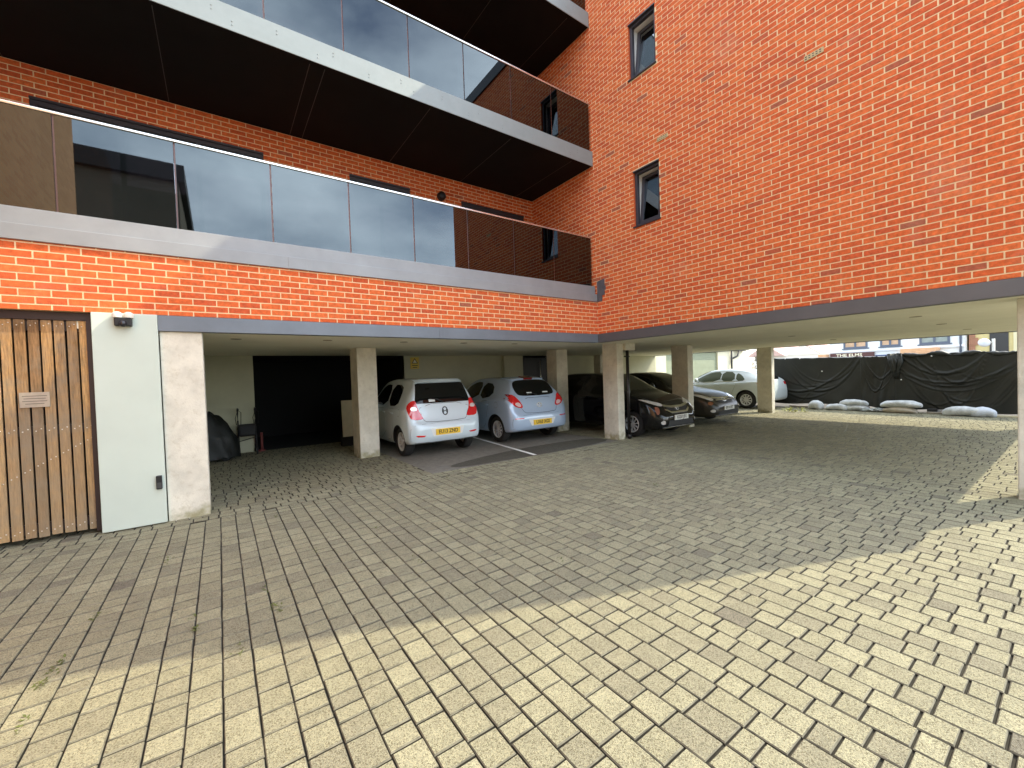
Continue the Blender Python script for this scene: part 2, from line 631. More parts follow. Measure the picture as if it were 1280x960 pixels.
# ------------------------------------------------------------------ brickwork as real bricks
def brickwork(mb, O, U, V, N, W, H, holes=(), seed=1, off=0.0, v0=0.0):
    """stretcher bond of separate chamfered brick faces over a mortar bed; material 0 brick, 1 mortar"""
    rn = random.Random(seed)
    O, U, V, N = Vector(O), Vector(U), Vector(V), Vector(N)
    L, C, J, D = 0.225, 0.075, 0.0125, 0.004
    us = sorted({0.0, W, *[h[0] for h in holes], *[h[1] for h in holes]})
    vs = sorted({0.0, H, *[h[2] for h in holes], *[h[3] for h in holes]})
    P = lambda u, v, d: O + U * u + V * v + N * d
    for i in range(len(us) - 1):
        for j in range(len(vs) - 1):
            uc, vc = (us[i] + us[i + 1]) / 2, (vs[j] + vs[j + 1]) / 2
            if any(h[0] < uc < h[1] and h[2] < vc < h[3] for h in holes):
                continue
            mb.face([P(us[i], vs[j], -D), P(us[i + 1], vs[j], -D), P(us[i + 1], vs[j + 1], -D), P(us[i], vs[j + 1], -D)], 1)
    row = 0
    v = v0
    while v < H - 0.004:
        a, b = max(v + J / 2, 0.0), min(v + C - J / 2, H)
        u = -((row % 2) * L / 2) - off
        while u < W:
            j1, j2 = rn.uniform(-.0015, .0015), rn.uniform(-.0015, .0015)
            spans = [(max(u + J / 2 + j1, 0.0), min(u + L - J / 2 + j2, W))]
            for h in holes:
                if a < h[3] - 0.01 and b > h[2] + 0.01:
                    ns = []
                    for s, e in spans:
                        if e <= h[0] or s >= h[1]:
                            ns.append((s, e))
                        else:
                            if s < h[0]:
                                ns.append((s, h[0]))
                            if e > h[1]:
                                ns.append((h[1], e))
                    spans = ns
            t = rn.random() ** 1.0
            if rn.random() < 0.045:
                t *= 0.3
            else:
                t = 0.2 + 0.8 * t
            for s, e in spans:
                if e - s < 0.025 or b - a < 0.01:
                    continue
                c = 0.002
                d = [rn.uniform(-.0012, .0012) for _ in range(4)]
                f = [P(s + c, a + c, d[0]), P(e - c, a + c, d[1]), P(e - c, b - c, d[2]), P(s + c, b - c, d[3])]
                g = [P(s, a, -D), P(e, a, -D), P(e, b, -D), P(s, b, -D)]
                mb.face(f, 0, t)
                for k in range(4):
                    mb.face([g[k], g[(k + 1) % 4], f[(k + 1) % 4], f[k]], 0, t)
            u += L
        v += C
        row += 1


# ------------------------------------------------------------------ block paving as real blocks
def blocks(mb, O, U, V, nu, LV, w=0.1385, seed=3, holes=()):
    """rows running along V, one row every w along U; tops at z=0"""
    rn = random.Random(seed)
    O, U, V = Vector(O), Vector(U), Vector(V)
    Z = Vector((0, 0, 1))
    g = 0.0037
    for i in range(nu):
        u0, u1 = i * w + .0022, (i + 1) * w - .0022
        v = -rn.random() * 0.2
        while v < LV:
            ln = rn.choice((0.095, 0.12, 0.12, 0.14, 0.14, 0.165, 0.165, 0.19, 0.21))
            a, b = max(0, v + g), min(LV, v + ln - g)
            v += ln
            if b - a < 0.03:
                continue
            cpt = O + U * ((u0 + u1) / 2) + V * ((a + b) / 2)
            if any(h[0] < cpt.x < h[1] and h[2] < cpt.y < h[3] for h in holes):
                continue
            t = 0.08 + 0.92 * rn.random()
            if rn.random() < 0.035:
                t = rn.random() * 0.08
            jt = [rn.uniform(-.0018, .0018) for _ in range(4)]
            zt = [rn.uniform(-.0022, .0015) for _ in range(4)]
            c = 0.0048
            ju, jv = rn.uniform(-.0018, .0018), rn.uniform(-.0012, .0012)
            P = lambda u, v_, z: O + U * (u + ju) + V * (v_ + jv) + Z * z
            top = [P(u0 + c, a + c + jt[0], zt[0]), P(u1 - c, a + c + jt[1], zt[1]), P(u1 - c, b - c + jt[2], zt[2]), P(u0 + c, b - c + jt[3], zt[3])]
            m1 = [P(u0 + .001, a + .001, -.006), P(u1 - .001, a + .001, -.006), P(u1 - .001, b - .001, -.006), P(u0 + .001, b - .001, -.006)]
            lo = [P(u0, a, -.02), P(u1, a, -.02), P(u1, b, -.02), P(u0, b, -.02)]
            tv = [mb.bm.verts.new(p) for p in top]
            mv = [mb.bm.verts.new(p) for p in m1]
            lv = [mb.bm.verts.new(p) for p in lo]
            fs = [mb.bm.faces.new(tv)]
            for k in range(4):
                k2 = (k + 1) % 4
                fl = mb.bm.faces.new([mv[k], mv[k2], tv[k2], tv[k]])
                fl.material_index = 2
                fl = mb.bm.faces.new([lv[k], lv[k2], mv[k2], mv[k]])
                fl.material_index = 1
            for f in fs:
                f[mb.tint] = t


YA, XB = 6.05, 6.54          # front plane of the long facade, left plane of the raised wing

# ================================================================== THE SETTING
b = MB()
for (x0, x1, y0, y1) in ((-200, 400, -200, 300),):
    b.face([(x0, y0, -0.02), (x1, y0, -0.02), (x1, y1, -0.02), (x0, y1, -0.02)])
tag(b.build('ground', M['earth']), kind='structure')

b = MB()
b.face([(-6, -5, -0.016), (17.3, -5, -0.016), (17.3, 11.0, -0.016), (-6, 11.0, -0.016)])
tag(b.build('paving_joints', M['joint']), kind='structure')

BAYX0, BAYY0 = 2.72, 6.13
b = MB()
blocks(b, (-6, -5, 0), (1, 0, 0), (0, 1, 0), int(23.2 / 0.1385), 10.83, seed=5)
blocks(b, (-6, 5.845, 0), (0, 1, 0), (1, 0, 0), 2, 23.2, seed=6)                       # stretcher border along the facade
blocks(b, (-0.64, 6.125, 0), (0, 1, 0), (1, 0, 0), 36, BAYX0 + 0.64, seed=7)           # inside the left undercroft
blocks(b, (7.15, 6.125, 0), (1, 0, 0), (0, 1, 0), int(10.1 / 0.1385), 4.9, seed=8)     # under the wing
blocks(b, (-6, 6.125, 0), (0, 1, 0), (1, 0, 0), 3, 5.34, seed=9)
tag(b.build('block_paving', [M['paver'], M['joint'], M['paver_edge']], normals=False), kind='structure')

b = MB()
b.box(BAYX0, 7.14, BAYY0, 11.0, -0.06, -0.004)
tag(b.build('parking_bay_asphalt', M['asphalt']), kind='structure')
b = MB()
pp = smooth_poly([(3.35, 6.55), (3.1, 6.35), (3.5, 6.14), (7.13, 6.14), (7.13, 6.85), (5.6, 6.95), (4.6, 6.86)], 2)
b.face([(p[0], max(p[1], BAYY0 + .003), 0.001) for p in pp])
tag(b.build('damp_asphalt_patch', M['asphalt_dark']), kind='structure')
b = MB()
lm = frame_mtx((4.83, 6.14, 0), (0.113, 1, 0), (-1, 0.113, 0))
b.face([lm @ Vector(q) for q in ((0, -.04, .006), (4.6, -.04, .006), (4.6, .04, .006), (0, .04, .006))])
tag(b.build('bay_line_marking', M['white_paint']), kind='structure')
b = MB()
b.face([(17.35, -60, -0.012), (24.5, -60, -0.012), (24.5, 60, -0.012), (17.35, 60, -0.012)])
tag(b.build('verge', mat('bare_verge', (0.07, 0.06, 0.045), 0.95, var=0.35, vscale=3)), kind='structure')
b = MB()
b.box(24.5, 27.5, -80, 80, -0.2, 0.0)
tag(b.build('pavement', mat('street_pavement', (0.3, 0.29, 0.27), 0.9, var=0.1)), kind='structure')
b = MB()
b.face([(27.5, -80, -0.012), (36, -80, -0.012), (36, 80, -0.012), (27.5, 80, -0.012)])
tag(b.build('road', M['asphalt']), kind='structure')

# ================================================================== APARTMENT BUILDING
BLD = empty('apartment_building', (XB, YA, 0),
            'orange red brick apartment building with glass balconies and a wing raised on concrete pillars', 'building')
ROOF = 10.0

# --- band over the left undercroft
b = MB()
brickwork(b, (-6.0, YA, 2.33), (1, 0, 0), (0, 0, 1), (0, -1, 0), 6.0 + XB, 0.70, seed=21, off=0.06, v0=-0.02)
b.face([(-6, YA + .3, 2.33), (XB, YA + .3, 2.33), (XB, YA + .3, 3.03), (-6, YA + .3, 3.03)], 1)
b.face([(-6, YA + .006, 2.33), (XB, YA + .006, 2.33), (XB, YA + .3, 2.33), (-6, YA + .3, 2.33)], 1)
b.build('brick_band', [M['brick'], M['mortar']], BLD)
# --- wing wall facing the yard with two window openings
WINS = ((4.49, 5.05, 4.25, 5.28), (4.50, 5.08, 7.00, 8.02))
b = MB()
holes = [(y0, y1, z0 - 2.33, z1 - 2.33) for y0, y1, z0, z1 in WINS]
brickwork(b, (XB, 0.0, 2.33), (0, 1, 0), (0, 0, 1), (-1, 0, 0), 8.2, ROOF - 2.33, holes=holes, seed=22, off=0.03, v0=-0.02)
for y0, y1, z0, z1 in WINS:      # reveals
    for q in (((y0, z0), (y1, z0)), ((y1, z0), (y1, z1)), ((y1, z1), (y0, z1)), ((y0, z1), (y0, z0))):
        (ya, za), (yb, zb) = q
        b.face([(XB + .006, ya, za), (XB + .006, yb, zb), (XB + .12, yb, zb), (XB + .12, ya, za)], 0, 0.4)
b.build('wing_brick_wall', [M['brick'], M['mortar']], BLD)
# --- recessed brick wall behind the balconies
YR = 8.09
DOORS = ((-1.89, 0.76, 3.35, 5.38), (2.15, 3.34, 3.35, 5.38), (4.52, 6.25, 3.35, 5.38),
         (-1.89, 0.76, 6.15, 8.1), (2.15, 3.34, 6.15, 8.1), (4.52, 6.25, 6.15, 8.1))
b = MB()
holes = [(x0 + 6, x1 + 6, z0 - 3.2, z1 - 3.2) for x0, x1, z0, z1 in DOORS]
brickwork(b, (-6.0, YR, 3.2), (1, 0, 0), (0, 0, 1), (0, -1, 0), 6.0 + XB, ROOF - 3.2, holes=holes, seed=23)
b.build('recessed_brick_wall', [M['brick'], M['mortar']], BLD)
# --- plain outer faces and roofs
b = MB()
b.face([(XB, 0, 2.33), (15.4, 0, 2.33), (15.4, 0, ROOF), (XB, 0, ROOF)])
b.build('outer_brick_wall', M['brick_plain'], BLD)
b = MB()
b.face([(15.4, 14, 0), (-6, 14, 0), (-6, 14, ROOF), (15.4, 14, ROOF)])
b.face([(-6, 14, 0), (-6, YR, 0), (-6, YR, ROOF), (-6, 14, ROOF)])
b.build('outer_brick_wall', M['brick_plain'], BLD)
b = MB()
b.face([(15.4, 0, 2.33), (15.4, 14, 2.33), (15.4, 14, ROOF), (15.4, 0, ROOF)])
b.build('unseen_end_wall', mat('neutral_bounce_grey', (0.30, 0.31, 0.31), 0.9, var=.06), BLD)  # unseen end face; grey invented to keep red bounce off fence and cars
b = MB()
b.face([(-6, YR, ROOF - .02), (15.4, YR, ROOF - .02), (15.4, 14, ROOF - .02), (-6, 14, ROOF - .02)])
b.face([(XB, 0, ROOF - .02), (15.4, 0, ROOF - .02), (15.4, YR, ROOF - .02), (XB, YR, ROOF - .02)])
b.build('roof', M['zinc'], BLD)
b = MB()
b.box(XB - .05, XB + .3, -.05, YR, ROOF - .28, ROOF + .02)
b.box(XB + .3, 15.45, -.05, .3, ROOF - .28, ROOF + .02)
b.box(-6, XB - .05, YR - .05, YR + .3, ROOF - .28, ROOF + .02)
b.build('roof_coping', M['frame'], BLD)
# --- metal clad edge beams
b = MB()
b.box(-.53, 2.9, YA - .02, YA + .1, 2.15, 2.325)
b.box(2.906, XB - .024, YA - .02, YA + .1, 2.15, 2.325)
b.box(2.885, 2.921, YA - .024, YA - .0, 2.153, 2.322)
b.build('edge_beam', M['zinc'], BLD, bevel=0.004)
b = MB()
b.box(XB - .02, XB + .1, -.02, YA - .0, 2.15, 2.325)
b.box(XB + .1, 15.4, -.02, .1, 2.15, 2.325)
b.box(15.3, 15.42, .1, 11.0, 2.15, 2.325)
b.build('edge_beam', mat('brown_grey_metal_cladding', (0.105, 0.102, 0.106), 0.5, 0.2, var=0.12, vscale=1.4), BLD, bevel=0.004)
# --- soffit with recessed lights
b = MB()
b.box(-1.2, 15.3, YA + .1, 11.0, 2.165, 2.3)
b.box(XB + .1, 15.3, .1, YA + .1, 2.165, 2.3)
sof = b.build('soffit', M['soffit'], BLD)
for (x, y) in ((0.22, 6.97), (1.4, 6.89), (2.64, 6.93), (3.79, 6.88), (4.93, 6.83), (8.11, 1.48), (10.28, 1.55), (12.77, 1.55), (10.08, 3.78), (12.9, 3.9)):
    b = MB()
    b.lathe([(0.0, -.001), (0.052, -.001), (0.056, -.006), (0.066, -.006), (0.068, 0.0)], (x, y, 2.165), 'z', 20, 0)
    b.build('downlight', mat('downlight_bezel', (0.35, 0.31, 0.22), 0.5), BLD)
# --- undercroft rear wall, openings left black
for q in ((-1.2, 0.64, 11.0), (4.17, 7.41, 11.0), (7.41, 8.15, 10.86), (9.35, 15.4, 11.0)):
    b = MB()
    b.box(q[0], q[1], q[2], 11.15, 0, 2.165)
    b.build('undercroft_rear_wall', M['back_wall'], BLD)
b = MB()
b.box(-1.2, -.62, YA + .56, 11.0, 0, 2.165)
b.build('undercroft_side_wall', M['back_wall'], BLD)
for x0, x1 in ((0.64, 4.17), (8.15, 9.35)):
    b = MB()
    b.face([(x0, 11.0, 0), (x0, 13.9, 0), (x0, 13.9, 2.165), (x0, 11.0, 2.165)])
    b.face([(x1, 11.0, 0), (x1, 13.9, 0), (x1, 13.9, 2.165), (x1, 11.0, 2.165)])
    b.face([(x0, 13.9, 0), (x1, 13.9, 0), (x1, 13.9, 2.165), (x0, 13.9, 2.165)])
    b.face([(x0, 11.0, 2.165), (x1, 11.0, 2.165), (x1, 13.9, 2.165), (x0, 13.9, 2.165)])
    b.face([(x0, 11.0, 0.001), (x1, 11.0, 0.001), (x1, 13.9, 0.001), (x0, 13.9, 0.001)])
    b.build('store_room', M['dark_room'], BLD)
b = MB()
b.box(8.18, 9.32, 11.04, 11.09, 0, 2.1)
dd = b.build('door', M['black'], BLD, bevel=0.004)
b = MB()
b.tube([(8.98, 10.98, 0.85), (8.98, 10.98, 2.0)], 0.018)
b.box(8.97, 8.99, 10.98, 11.04, 0.95, 0.97)
b.box(8.97, 8.99, 10.98, 11.04, 1.9, 1.92)
b.build('handle', M['steel'], dd)
# --- pillars
for (x0, x1, y0, y1) in ((2.20, 2.58, 8.30, 8.80), (7.26, 7.65, 8.20, 8.60), (7.25, 7.47, 6.17, 6.60), (10.06, 10.31, 6.20, 6.68),
                         (14.86, 15.07, 6.18, 6.64), (7.0, 7.24, 0.06, 0.49), (14.86, 15.07, 0.1, 0.5), (11.2, 11.5, 10.3, 10.62)):
    b = MB()
    b.box(x0, x1, y0, y1, -.02, 2.164)
    b.build('pillar', M['concrete'], BLD, bevel=0.012)
b = MB()
b.box(-.525, -.14, 6.075, 6.5, -.02, 2.15)
b.build('concrete_pier', M['concrete'], BLD, bevel=0.008)
b = MB()
b.box(-1.06, -.532, 6.02, 6.075, 0.012, 2.328)
b.build('cladding_panel', M['panel'], BLD, bevel=0.006)
b = MB()
b.box(7.47, 7.8, 6.1, 6.38, 2.0, 2.162)
b.build('pipe_boxing', M['concrete'], BLD, bevel=0.006)
b = MB()
b.tube([(7.545, 6.12, 0.0), (7.545, 6.12, 2.0)], 0.036, 12)
for z in (0.35, 1.05, 1.85):
    b.box(7.49, 7.60, 6.1, 6.17, z, z + .03)
b.tube([(7.545, 6.12, 0.02), (7.545, 6.12, 0.1)], 0.05, 12)
b.build('drainpipe', mat('black_drainpipe', (0.012, 0.011, 0.012), 0.35), BLD)
# --- gate reveal, jamb and brick pier beyond the gate
b = MB()
b.box(-2.75, -2.66, 6.08, 6.6, 0, 2.33)
b.build('gate_jamb', M['frame'], BLD)
b = MB()
brickwork(b, (-6.0, YA, 0), (1, 0, 0), (0, 0, 1), (0, -1, 0), 3.25, 2.33, seed=25)
b.build('brick_pier', [M['brick'], M['mortar']], BLD)
b = MB()
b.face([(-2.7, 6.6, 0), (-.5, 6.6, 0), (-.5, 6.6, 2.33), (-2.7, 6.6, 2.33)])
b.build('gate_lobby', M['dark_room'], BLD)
# --- air bricks
for (y, z) in ((2.13, 5.60), (4.40, 5.62)):
    b = MB()
    b.box(XB - .012, XB + .01, y - .108, y + .108, z - .034, z + .034)
    for k in range(5):
        for q in (-1, 1):
            b.box(XB - .0135, XB - .004, y - .085 + k * .04, y - .062 + k * .04, z - .006 + q * .014, z + .006 + q * .014, 1)
    b.build('air_brick', [mat('buff_air_brick', (0.55, 0.42, 0.22), 0.85), M['black']], BLD)
# --- lead flashing at the corner of the wing
b = MB()
b.prism([(YA - .02, 3.0), (YA - .02, 3.42), (5.83, 3.45), (5.83, 3.30), (5.80, 3.30), (5.80, 3.22), (5.83, 3.22), (5.83, 3.12), (5.9, 3.12), (5.9, 3.0)],
        (XB - .012, 0, 0), (0, 1, 0), (0, 0, 1), (.011, 0, 0))
b.build('lead_flashing', mat('lead', (0.12, 0.11, 0.12), 0.5, 0.3, var=0.2, vscale=8), BLD)
# --- vent cowl on the recessed wall
b = MB()
b.lathe([(0.0, -.11), (.045, -.115), (.085, -.09), (.088, -.05), (.06, -.02), (.09, 0.0)], (4.02, YR, 5.39), 'y', 24)
b.build('vent_cowl', M['black'], BLD)


# --- wing windows: dark frame, tilted sash with white inner edge
def tilt_window(y0, y1, z0, z1, tilt):
    b = MB()
    x = XB + .045
    f = .052
    for (a0, a1, c0, c1) in ((y0, y0 + f, z0, z1), (y1 - f, y1, z0, z1), (y0 + f, y1 - f, z0, z0 + f), (y0 + f, y1 - f, z1 - f, z1)):
        b.box(x, x + .07, a0, a1, c0, c1)
    b.box(XB - .03, XB + .05, y0 - .015, y1 + .015, z0 - .022, z0 + .003)
    b.box(XB - .008, XB + .05, y0 - .004, y1 + .004, z1 - .012, z1 + .012)
    w = b.build('window', M['frame'], BLD, bevel=0.003)
    mt = Matrix.Translation((x + .05, 0, z0 + f)) @ Matrix.Rotation(rad(tilt), 4, 'Y') @ Matrix.Translation((0, 0, -z0 - f))
    b = MB()
    a0, a1, c0, c1 = y0 + f + .005, y1 - f - .005, z0 + f + .005, z1 - f - .01
    g = .055
    for q in ((a0, a0 + g, c0, c1), (a1 - g, a1, c0, c1), (a0 + g, a1 - g, c0, c0 + g), (a0 + g, a1 - g, c1 - g, c1)):
        b.box(0, .05, q[0], q[1], q[2], q[3], 0, mtx=mt)
    for q in ((a0 - .002, a0, c0, c1), (a1, a1 + .002, c0, c1)):
        b.box(.018, .06, q[0], q[1], q[2], q[3], 1, mtx=mt)
    b.build('sash', [M['frame'], M['white_frame']], w, bevel=0.003)
    b = MB()
    b.box(.02, .032, a0 + g - .004, a1 - g + .004, c0 + g - .004, c1 - g + .004, 0, mtx=mt)
    b.build('pane', M['window_glass'], w)
    b = MB()
    b.box(XB + .12, XB + .16, y0 + .03, y0 + .05, z0 + .03, z1 - .03, 0)
    b.box(XB + .12, XB + .40, y1 - .052, y1 - .045, z0 + .03, z1 - .03, 0)
    b.box(XB + .12, XB + .40, y0 + .03, y1 - .045, z1 - .052, z1 - .045, 0)
    b.box(XB + .40, XB + .41, y0 + .02, y1 - .02, z0 + .02, z1 - .02, 1)
    b.build('inner_reveal', [M['white_frame'], M['dark_room']], w)


tilt_window(*WINS[0], 6.5)
tilt_window(*WINS[1], 7.5)

# --- balcony doors in the recessed wall
for i, (x0, x1, z0, z1) in enumerate(DOORS):
    b = MB()
    n = 3 if x1 - x0 > 2 else 2
    f = .06
    b.box(x0, x1, YR + .02, YR + .09, z1 - f, z1)
    b.box(x0, x1, YR + .02, YR + .09, z0, z0 + f)
    st = (x1 - x0) / n
    for k in range(n + 1):
        xx = min(max(x0 + k * st - f / 2, x0), x1 - f)
        b.box(xx, xx + f, YR + .021, YR + .089, z0 + f, z1 - f)
    b.box(x0, x1, YR - .01, YR + .02, z1 - .002, z1 + .03)
    w = b.build('balcony_door', M['frame'], BLD)
    b = MB()
    b.box(x0 + f, x1 - f, YR + .05, YR + .06, z0 + f, z1 - f)
    b.build('pane', M['window_glass'], w)
    b = MB()
    b.face([(x0, YR + .7, z0), (x1, YR + .7, z0), (x1, YR + .7, z1), (x0, YR + .7, z1)])
    for k in (x0, x1):
        b.face([(k, YR + .09, z0), (k, YR + .7, z0), (k, YR + .7, z1), (k, YR + .09, z1)])
    b.face([(x0, YR + .09, z0), (x1, YR + .09, z0), (x1, YR + .7, z0), (x0, YR + .7, z0)])
    b.face([(x0, YR + .09, z1), (x1, YR + .09, z1), (x1, YR + .7, z1), (x0, YR + .7, z1)])
    b.build('room', M['dark_room'], w)
    seg = 16
    for s, wd in ((x0 + f + .03, .32), (x1 - f - .35, .32)):
        b = MB()
        for k in range(seg):
            ua, ub = s + wd * k / seg, s + wd * (k + 1) / seg
            ya = YR + .2 + .03 * math.sin(k * 1.9)
            yb = YR + .2 + .03 * math.sin((k + 1) * 1.9)
            b.face([(ua, ya, z0 + .06), (ub, yb, z0 + .06), (ub, yb, z1 - .05), (ua, ya, z1 - .05)])
        b.build('curtain', M['curtain'], w, smooth=True)


# --- balconies
def balcony(zs, zf, rail_z, gy, upstand):
    if upstand:
        b = MB()
        b.box(-6, XB - .026, YA - .03, YA + .3, zs, zs + .155)
        b.box(-6, XB - .026, YA + .02, YA + .3, zs + .155, zf)
        for x in (-3.2, .9, 4.35):
            b.box(x - .11, x + .11, YA - .033, YA - .0, zs + .003, zs + .152)
        b.box(-6, XB - .02, YA + .3, YR, zf - .2, zf - .02)
        root = b.build('balcony', M['zinc_light'], BLD, bevel=0.004)
    else:
        b = MB()
        b.box(-6, XB - .02, YA + .012, YR, zs + .004, zs + .26)
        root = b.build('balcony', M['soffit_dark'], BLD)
        b = MB()
        b.box(-6, XB - .012, YA, YA + .012, zs, zf)
        b.box(-6, XB - .012, YA + .012, YA + .09, zf - .012, zf)
        x = -5.7
        k = 0
        while x < XB - .1:
            for dz in (.07, .115):
                b.lathe([(0.0, -.005), (.006, -.005), (.008, -.003), (.009, 0)], (x, YA, zs + dz + (.1 if k % 2 else 0)), 'y', 8, 1)
            x += .48 if k % 3 else .2
            k += 1
        b.build('fascia', [M['galv'], M['galv']], root)
        for x in (-5.2, -3.6, -2.1, -.45, 1.17, 1.36, 2.92, 4.5, 6.0):
            b = MB()
            b.box(x - .004, x + .004, YA + .08, YR, zs + .0015, zs + .006)
            b.build('soffit_seam', M['seam'], root)
    xs = [-1.28 + .962 * k for k in range(-4, 9)]
    xs = [x for x in xs if x < XB - .4] + [XB - .05]
    for a, c in zip(xs[:-1], xs[1:]):
        b = MB()
        b.box(a + .009, c - .009, gy - .006, gy + .006, zf + .004, rail_z - .012)
        b.build('glass_panel', M['glass_bal'], root)
    b = MB()
    b.box(xs[0], XB - .03, gy - .022, gy + .022, rail_z - .012, rail_z + .016)
    b.build('handrail', M['steel'], root, bevel=0.006)
    for x in xs[1:-1]:
        b = MB()
        b.box(x - .007, x + .007, gy + .008, gy + .028, zf, rail_z - .012)
        b.build('glass_clamp', M['clamp'], root)
    return root


balcony(3.0, 3.33, 4.35, YA + .09, True)
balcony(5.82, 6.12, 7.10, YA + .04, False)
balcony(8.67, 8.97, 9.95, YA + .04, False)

# ================================================================== buildings only seen mirrored in the glass
b = MB()
b.box(-9.0, -2.28, 0.0, 4.5, 0.0, 7.9)
tag(b.build('brick_annexe', M['brick_brown']), 'brown brick annexe mirrored in the leftmost balcony glass', 'building')
OB = empty('long_building', (-12, -20, 0), 'long dark roofed building mirrored in the balcony glass', 'building')
b = MB()
b.box(-26, -1.25, -24, -14, 0, 11.6)
b.build('wall', mat('grey_brown_render', (0.16, 0.135, 0.10), 0.9, var=0.15, vscale=.4), OB)
b = MB()
b.box(-26.3, -1.0, -24.3, -13.7, 11.6, 12.4)
b.build('roof', mat('dark_roof', (0.02, 0.022, 0.022), 0.7), OB)

# ================================================================== timber gate and wall fittings
GATE = empty('timber_gate', (-1.87, 6.15, 0), 'tall weathered timber plank gate set in a dark metal frame', 'gate')
b = MB()
rn = random.Random(4)
x = -2.62
pitch = .0905
boards = []
while x < -1.13:
    t = rn.random()
    mt = Matrix.Translation((x + .038, 6.155, 1.1)) @ Matrix.Rotation(rad(rn.uniform(-.12, .12)), 4, 'Y') @ Matrix.Translation((-x - .038, -6.155, -1.1))
    z0 = .055 + rn.uniform(-.006, .006)
    b.box(x, x + .0735, 6.14 + rn.uniform(0, .004), 6.165, z0, 2.242, 0, t, mt)
    boards.append(x)
    x += pitch
for i, x in enumerate(boards):
    for z in (2.19, 1.13, .62 + .055 * i - .5, .12):
        for q in (.02, .056):
            b.lathe([(0, -.003), (.0045, -.003), (.006, 0)], (x + q, 6.14, max(z + (q - .03) * .6, .1)), 'y', 8, 1)
b.build('boards', [M['wood'], M['screw']], GATE)
b = MB()
b.box(-2.655, -1.064, 6.165, 6.21, 2.14, 2.24)
b.box(-2.655, -1.064, 6.125, 6.21, 2.245, 2.33)
b.box(-1.112, -1.064, 6.10, 6.21, .03, 2.245)
b.box(-2.655, -2.63, 6.10, 6.21, .03, 2.245)
b.box(-2.62, -1.12, 6.166, 6.20, 1.08, 1.17)
b.box(-2.62, -1.12, 6.166, 6.20, .09, .19)
b.build('frame', mat('brown_black_steel', (0.035, 0.02, 0.018), 0.45, 0.2), GATE)
b = MB()
b.box(-1.612, -1.405, 6.128, 6.136, 1.365, 1.515)
for k in range(4):
    wd = (.17, .15, .17, .13)[k]
    b.box(-1.508 - wd / 2, -1.508 + wd / 2, 6.1272, 6.1285, 1.475 - k * .026, 1.481 - k * .026, 1)
b.build('notice_plate', [M['plate'], M['grey_text']], GATE)

SL = empty('security_light', (-.805, 6.02, 2.2), 'black security light with two white domed caps on the pale panel', 'light')
b = MB()
b.box(-.875, -.735, 5.94, 6.019, 2.185, 2.272)
b.build('housing', M['black'], SL, bevel=0.01)
for x in (-.85, -.76):
    b = MB()
    b.lathe([(0.041, 0), (.043, .03), (.036, .05), (.018, .062), (0, .065)], (x, 5.975, 2.274), 'z', 20)
    b.lathe([(0.0, 0.0), (.041, 0)], (x, 5.975, 2.274), 'z', 20)
    b.build('dome_cap', mat('off_white_plastic', (0.72, 0.69, 0.6), 0.5), SL)
b = MB()
b.lathe([(0, -.03), (.02, -.027), (.034, -.012), (.036, .01)], (-.805, 5.945, 2.21), 'y', 20)
b.build('sensor', mat('smoked_plastic', (0.02, 0.02, 0.025), 0.15), SL)

KS = empty('key_safe', (-.583, 6.02, .4), 'small black key box low on the pale panel beside the concrete pier', 'key box')
b = MB()
b.box(-.609, -.557, 5.985, 6.019, .395, .545)
b.build('case', M['black'], KS, bevel=0.008)
b = MB()
b.box(-.602, -.564, 5.981, 5.986, .408, .47)
b.build('cover', mat('grey_black_plastic', (0.05, 0.05, 0.05), 0.35), KS, bevel=0.003)

WS = empty('warning_sign', (4.47, 10.99, 1.85), 'small yellow camera warning sign on the wall above the silver hatchback', 'sign')
b = MB()
b.box(4.35, 4.60, 10.985, 10.998, 1.80, 2.12)
b.build('plate', mat('yellow_sign', (0.75, 0.55, 0.08), 0.5), WS)
b = MB()
b.prism([(4.385, 1.95), (4.565, 1.95), (4.475, 2.10)], (0, 10.983, 0), (1, 0, 0), (0, 0, 1), (0, .001, 0))
b.prism([(4.41, 1.83), (4.54, 1.83), (4.54, 1.85), (4.41, 1.85)], (0, 10.983, 0), (1, 0, 0), (0, 0, 1), (0, .001, 0))
b.prism([(4.39, 1.88), (4.56, 1.88), (4.56, 1.90), (4.39, 1.90)], (0, 10.983, 0), (1, 0, 0), (0, 0, 1), (0, .001, 0))
b.build('symbol', M['black'], WS)
b = MB()
b.prism([(4.415, 1.965), (4.535, 1.965), (4.475, 2.065)], (0, 10.981, 0), (1, 0, 0), (0, 0, 1), (0, .001, 0))
b.build('triangle', mat('white_sign', (0.8, 0.75, 0.55), 0.5), WS)

b = MB()
mt = Matrix.Translation((2.62, 10.15, 0.22)) @ Matrix.Rotation(rad(-4), 4, 'X')
b.box(-.31, .31, -.015, .015, 0, .85, 0, mtx=mt)
b.box(-.33, .33, -.02, .17, -.22, 0, 1, mtx=Matrix.Translation((2.62, 10.15, .22)))
tag(b.build('leaning_board', [mat('cream_board', (0.55, 0.50, 0.34), 0.8, var=.08), M['dark_room']], bevel=0.004),
    'cream board propped on a dark box behind the first concrete pillar', 'board')

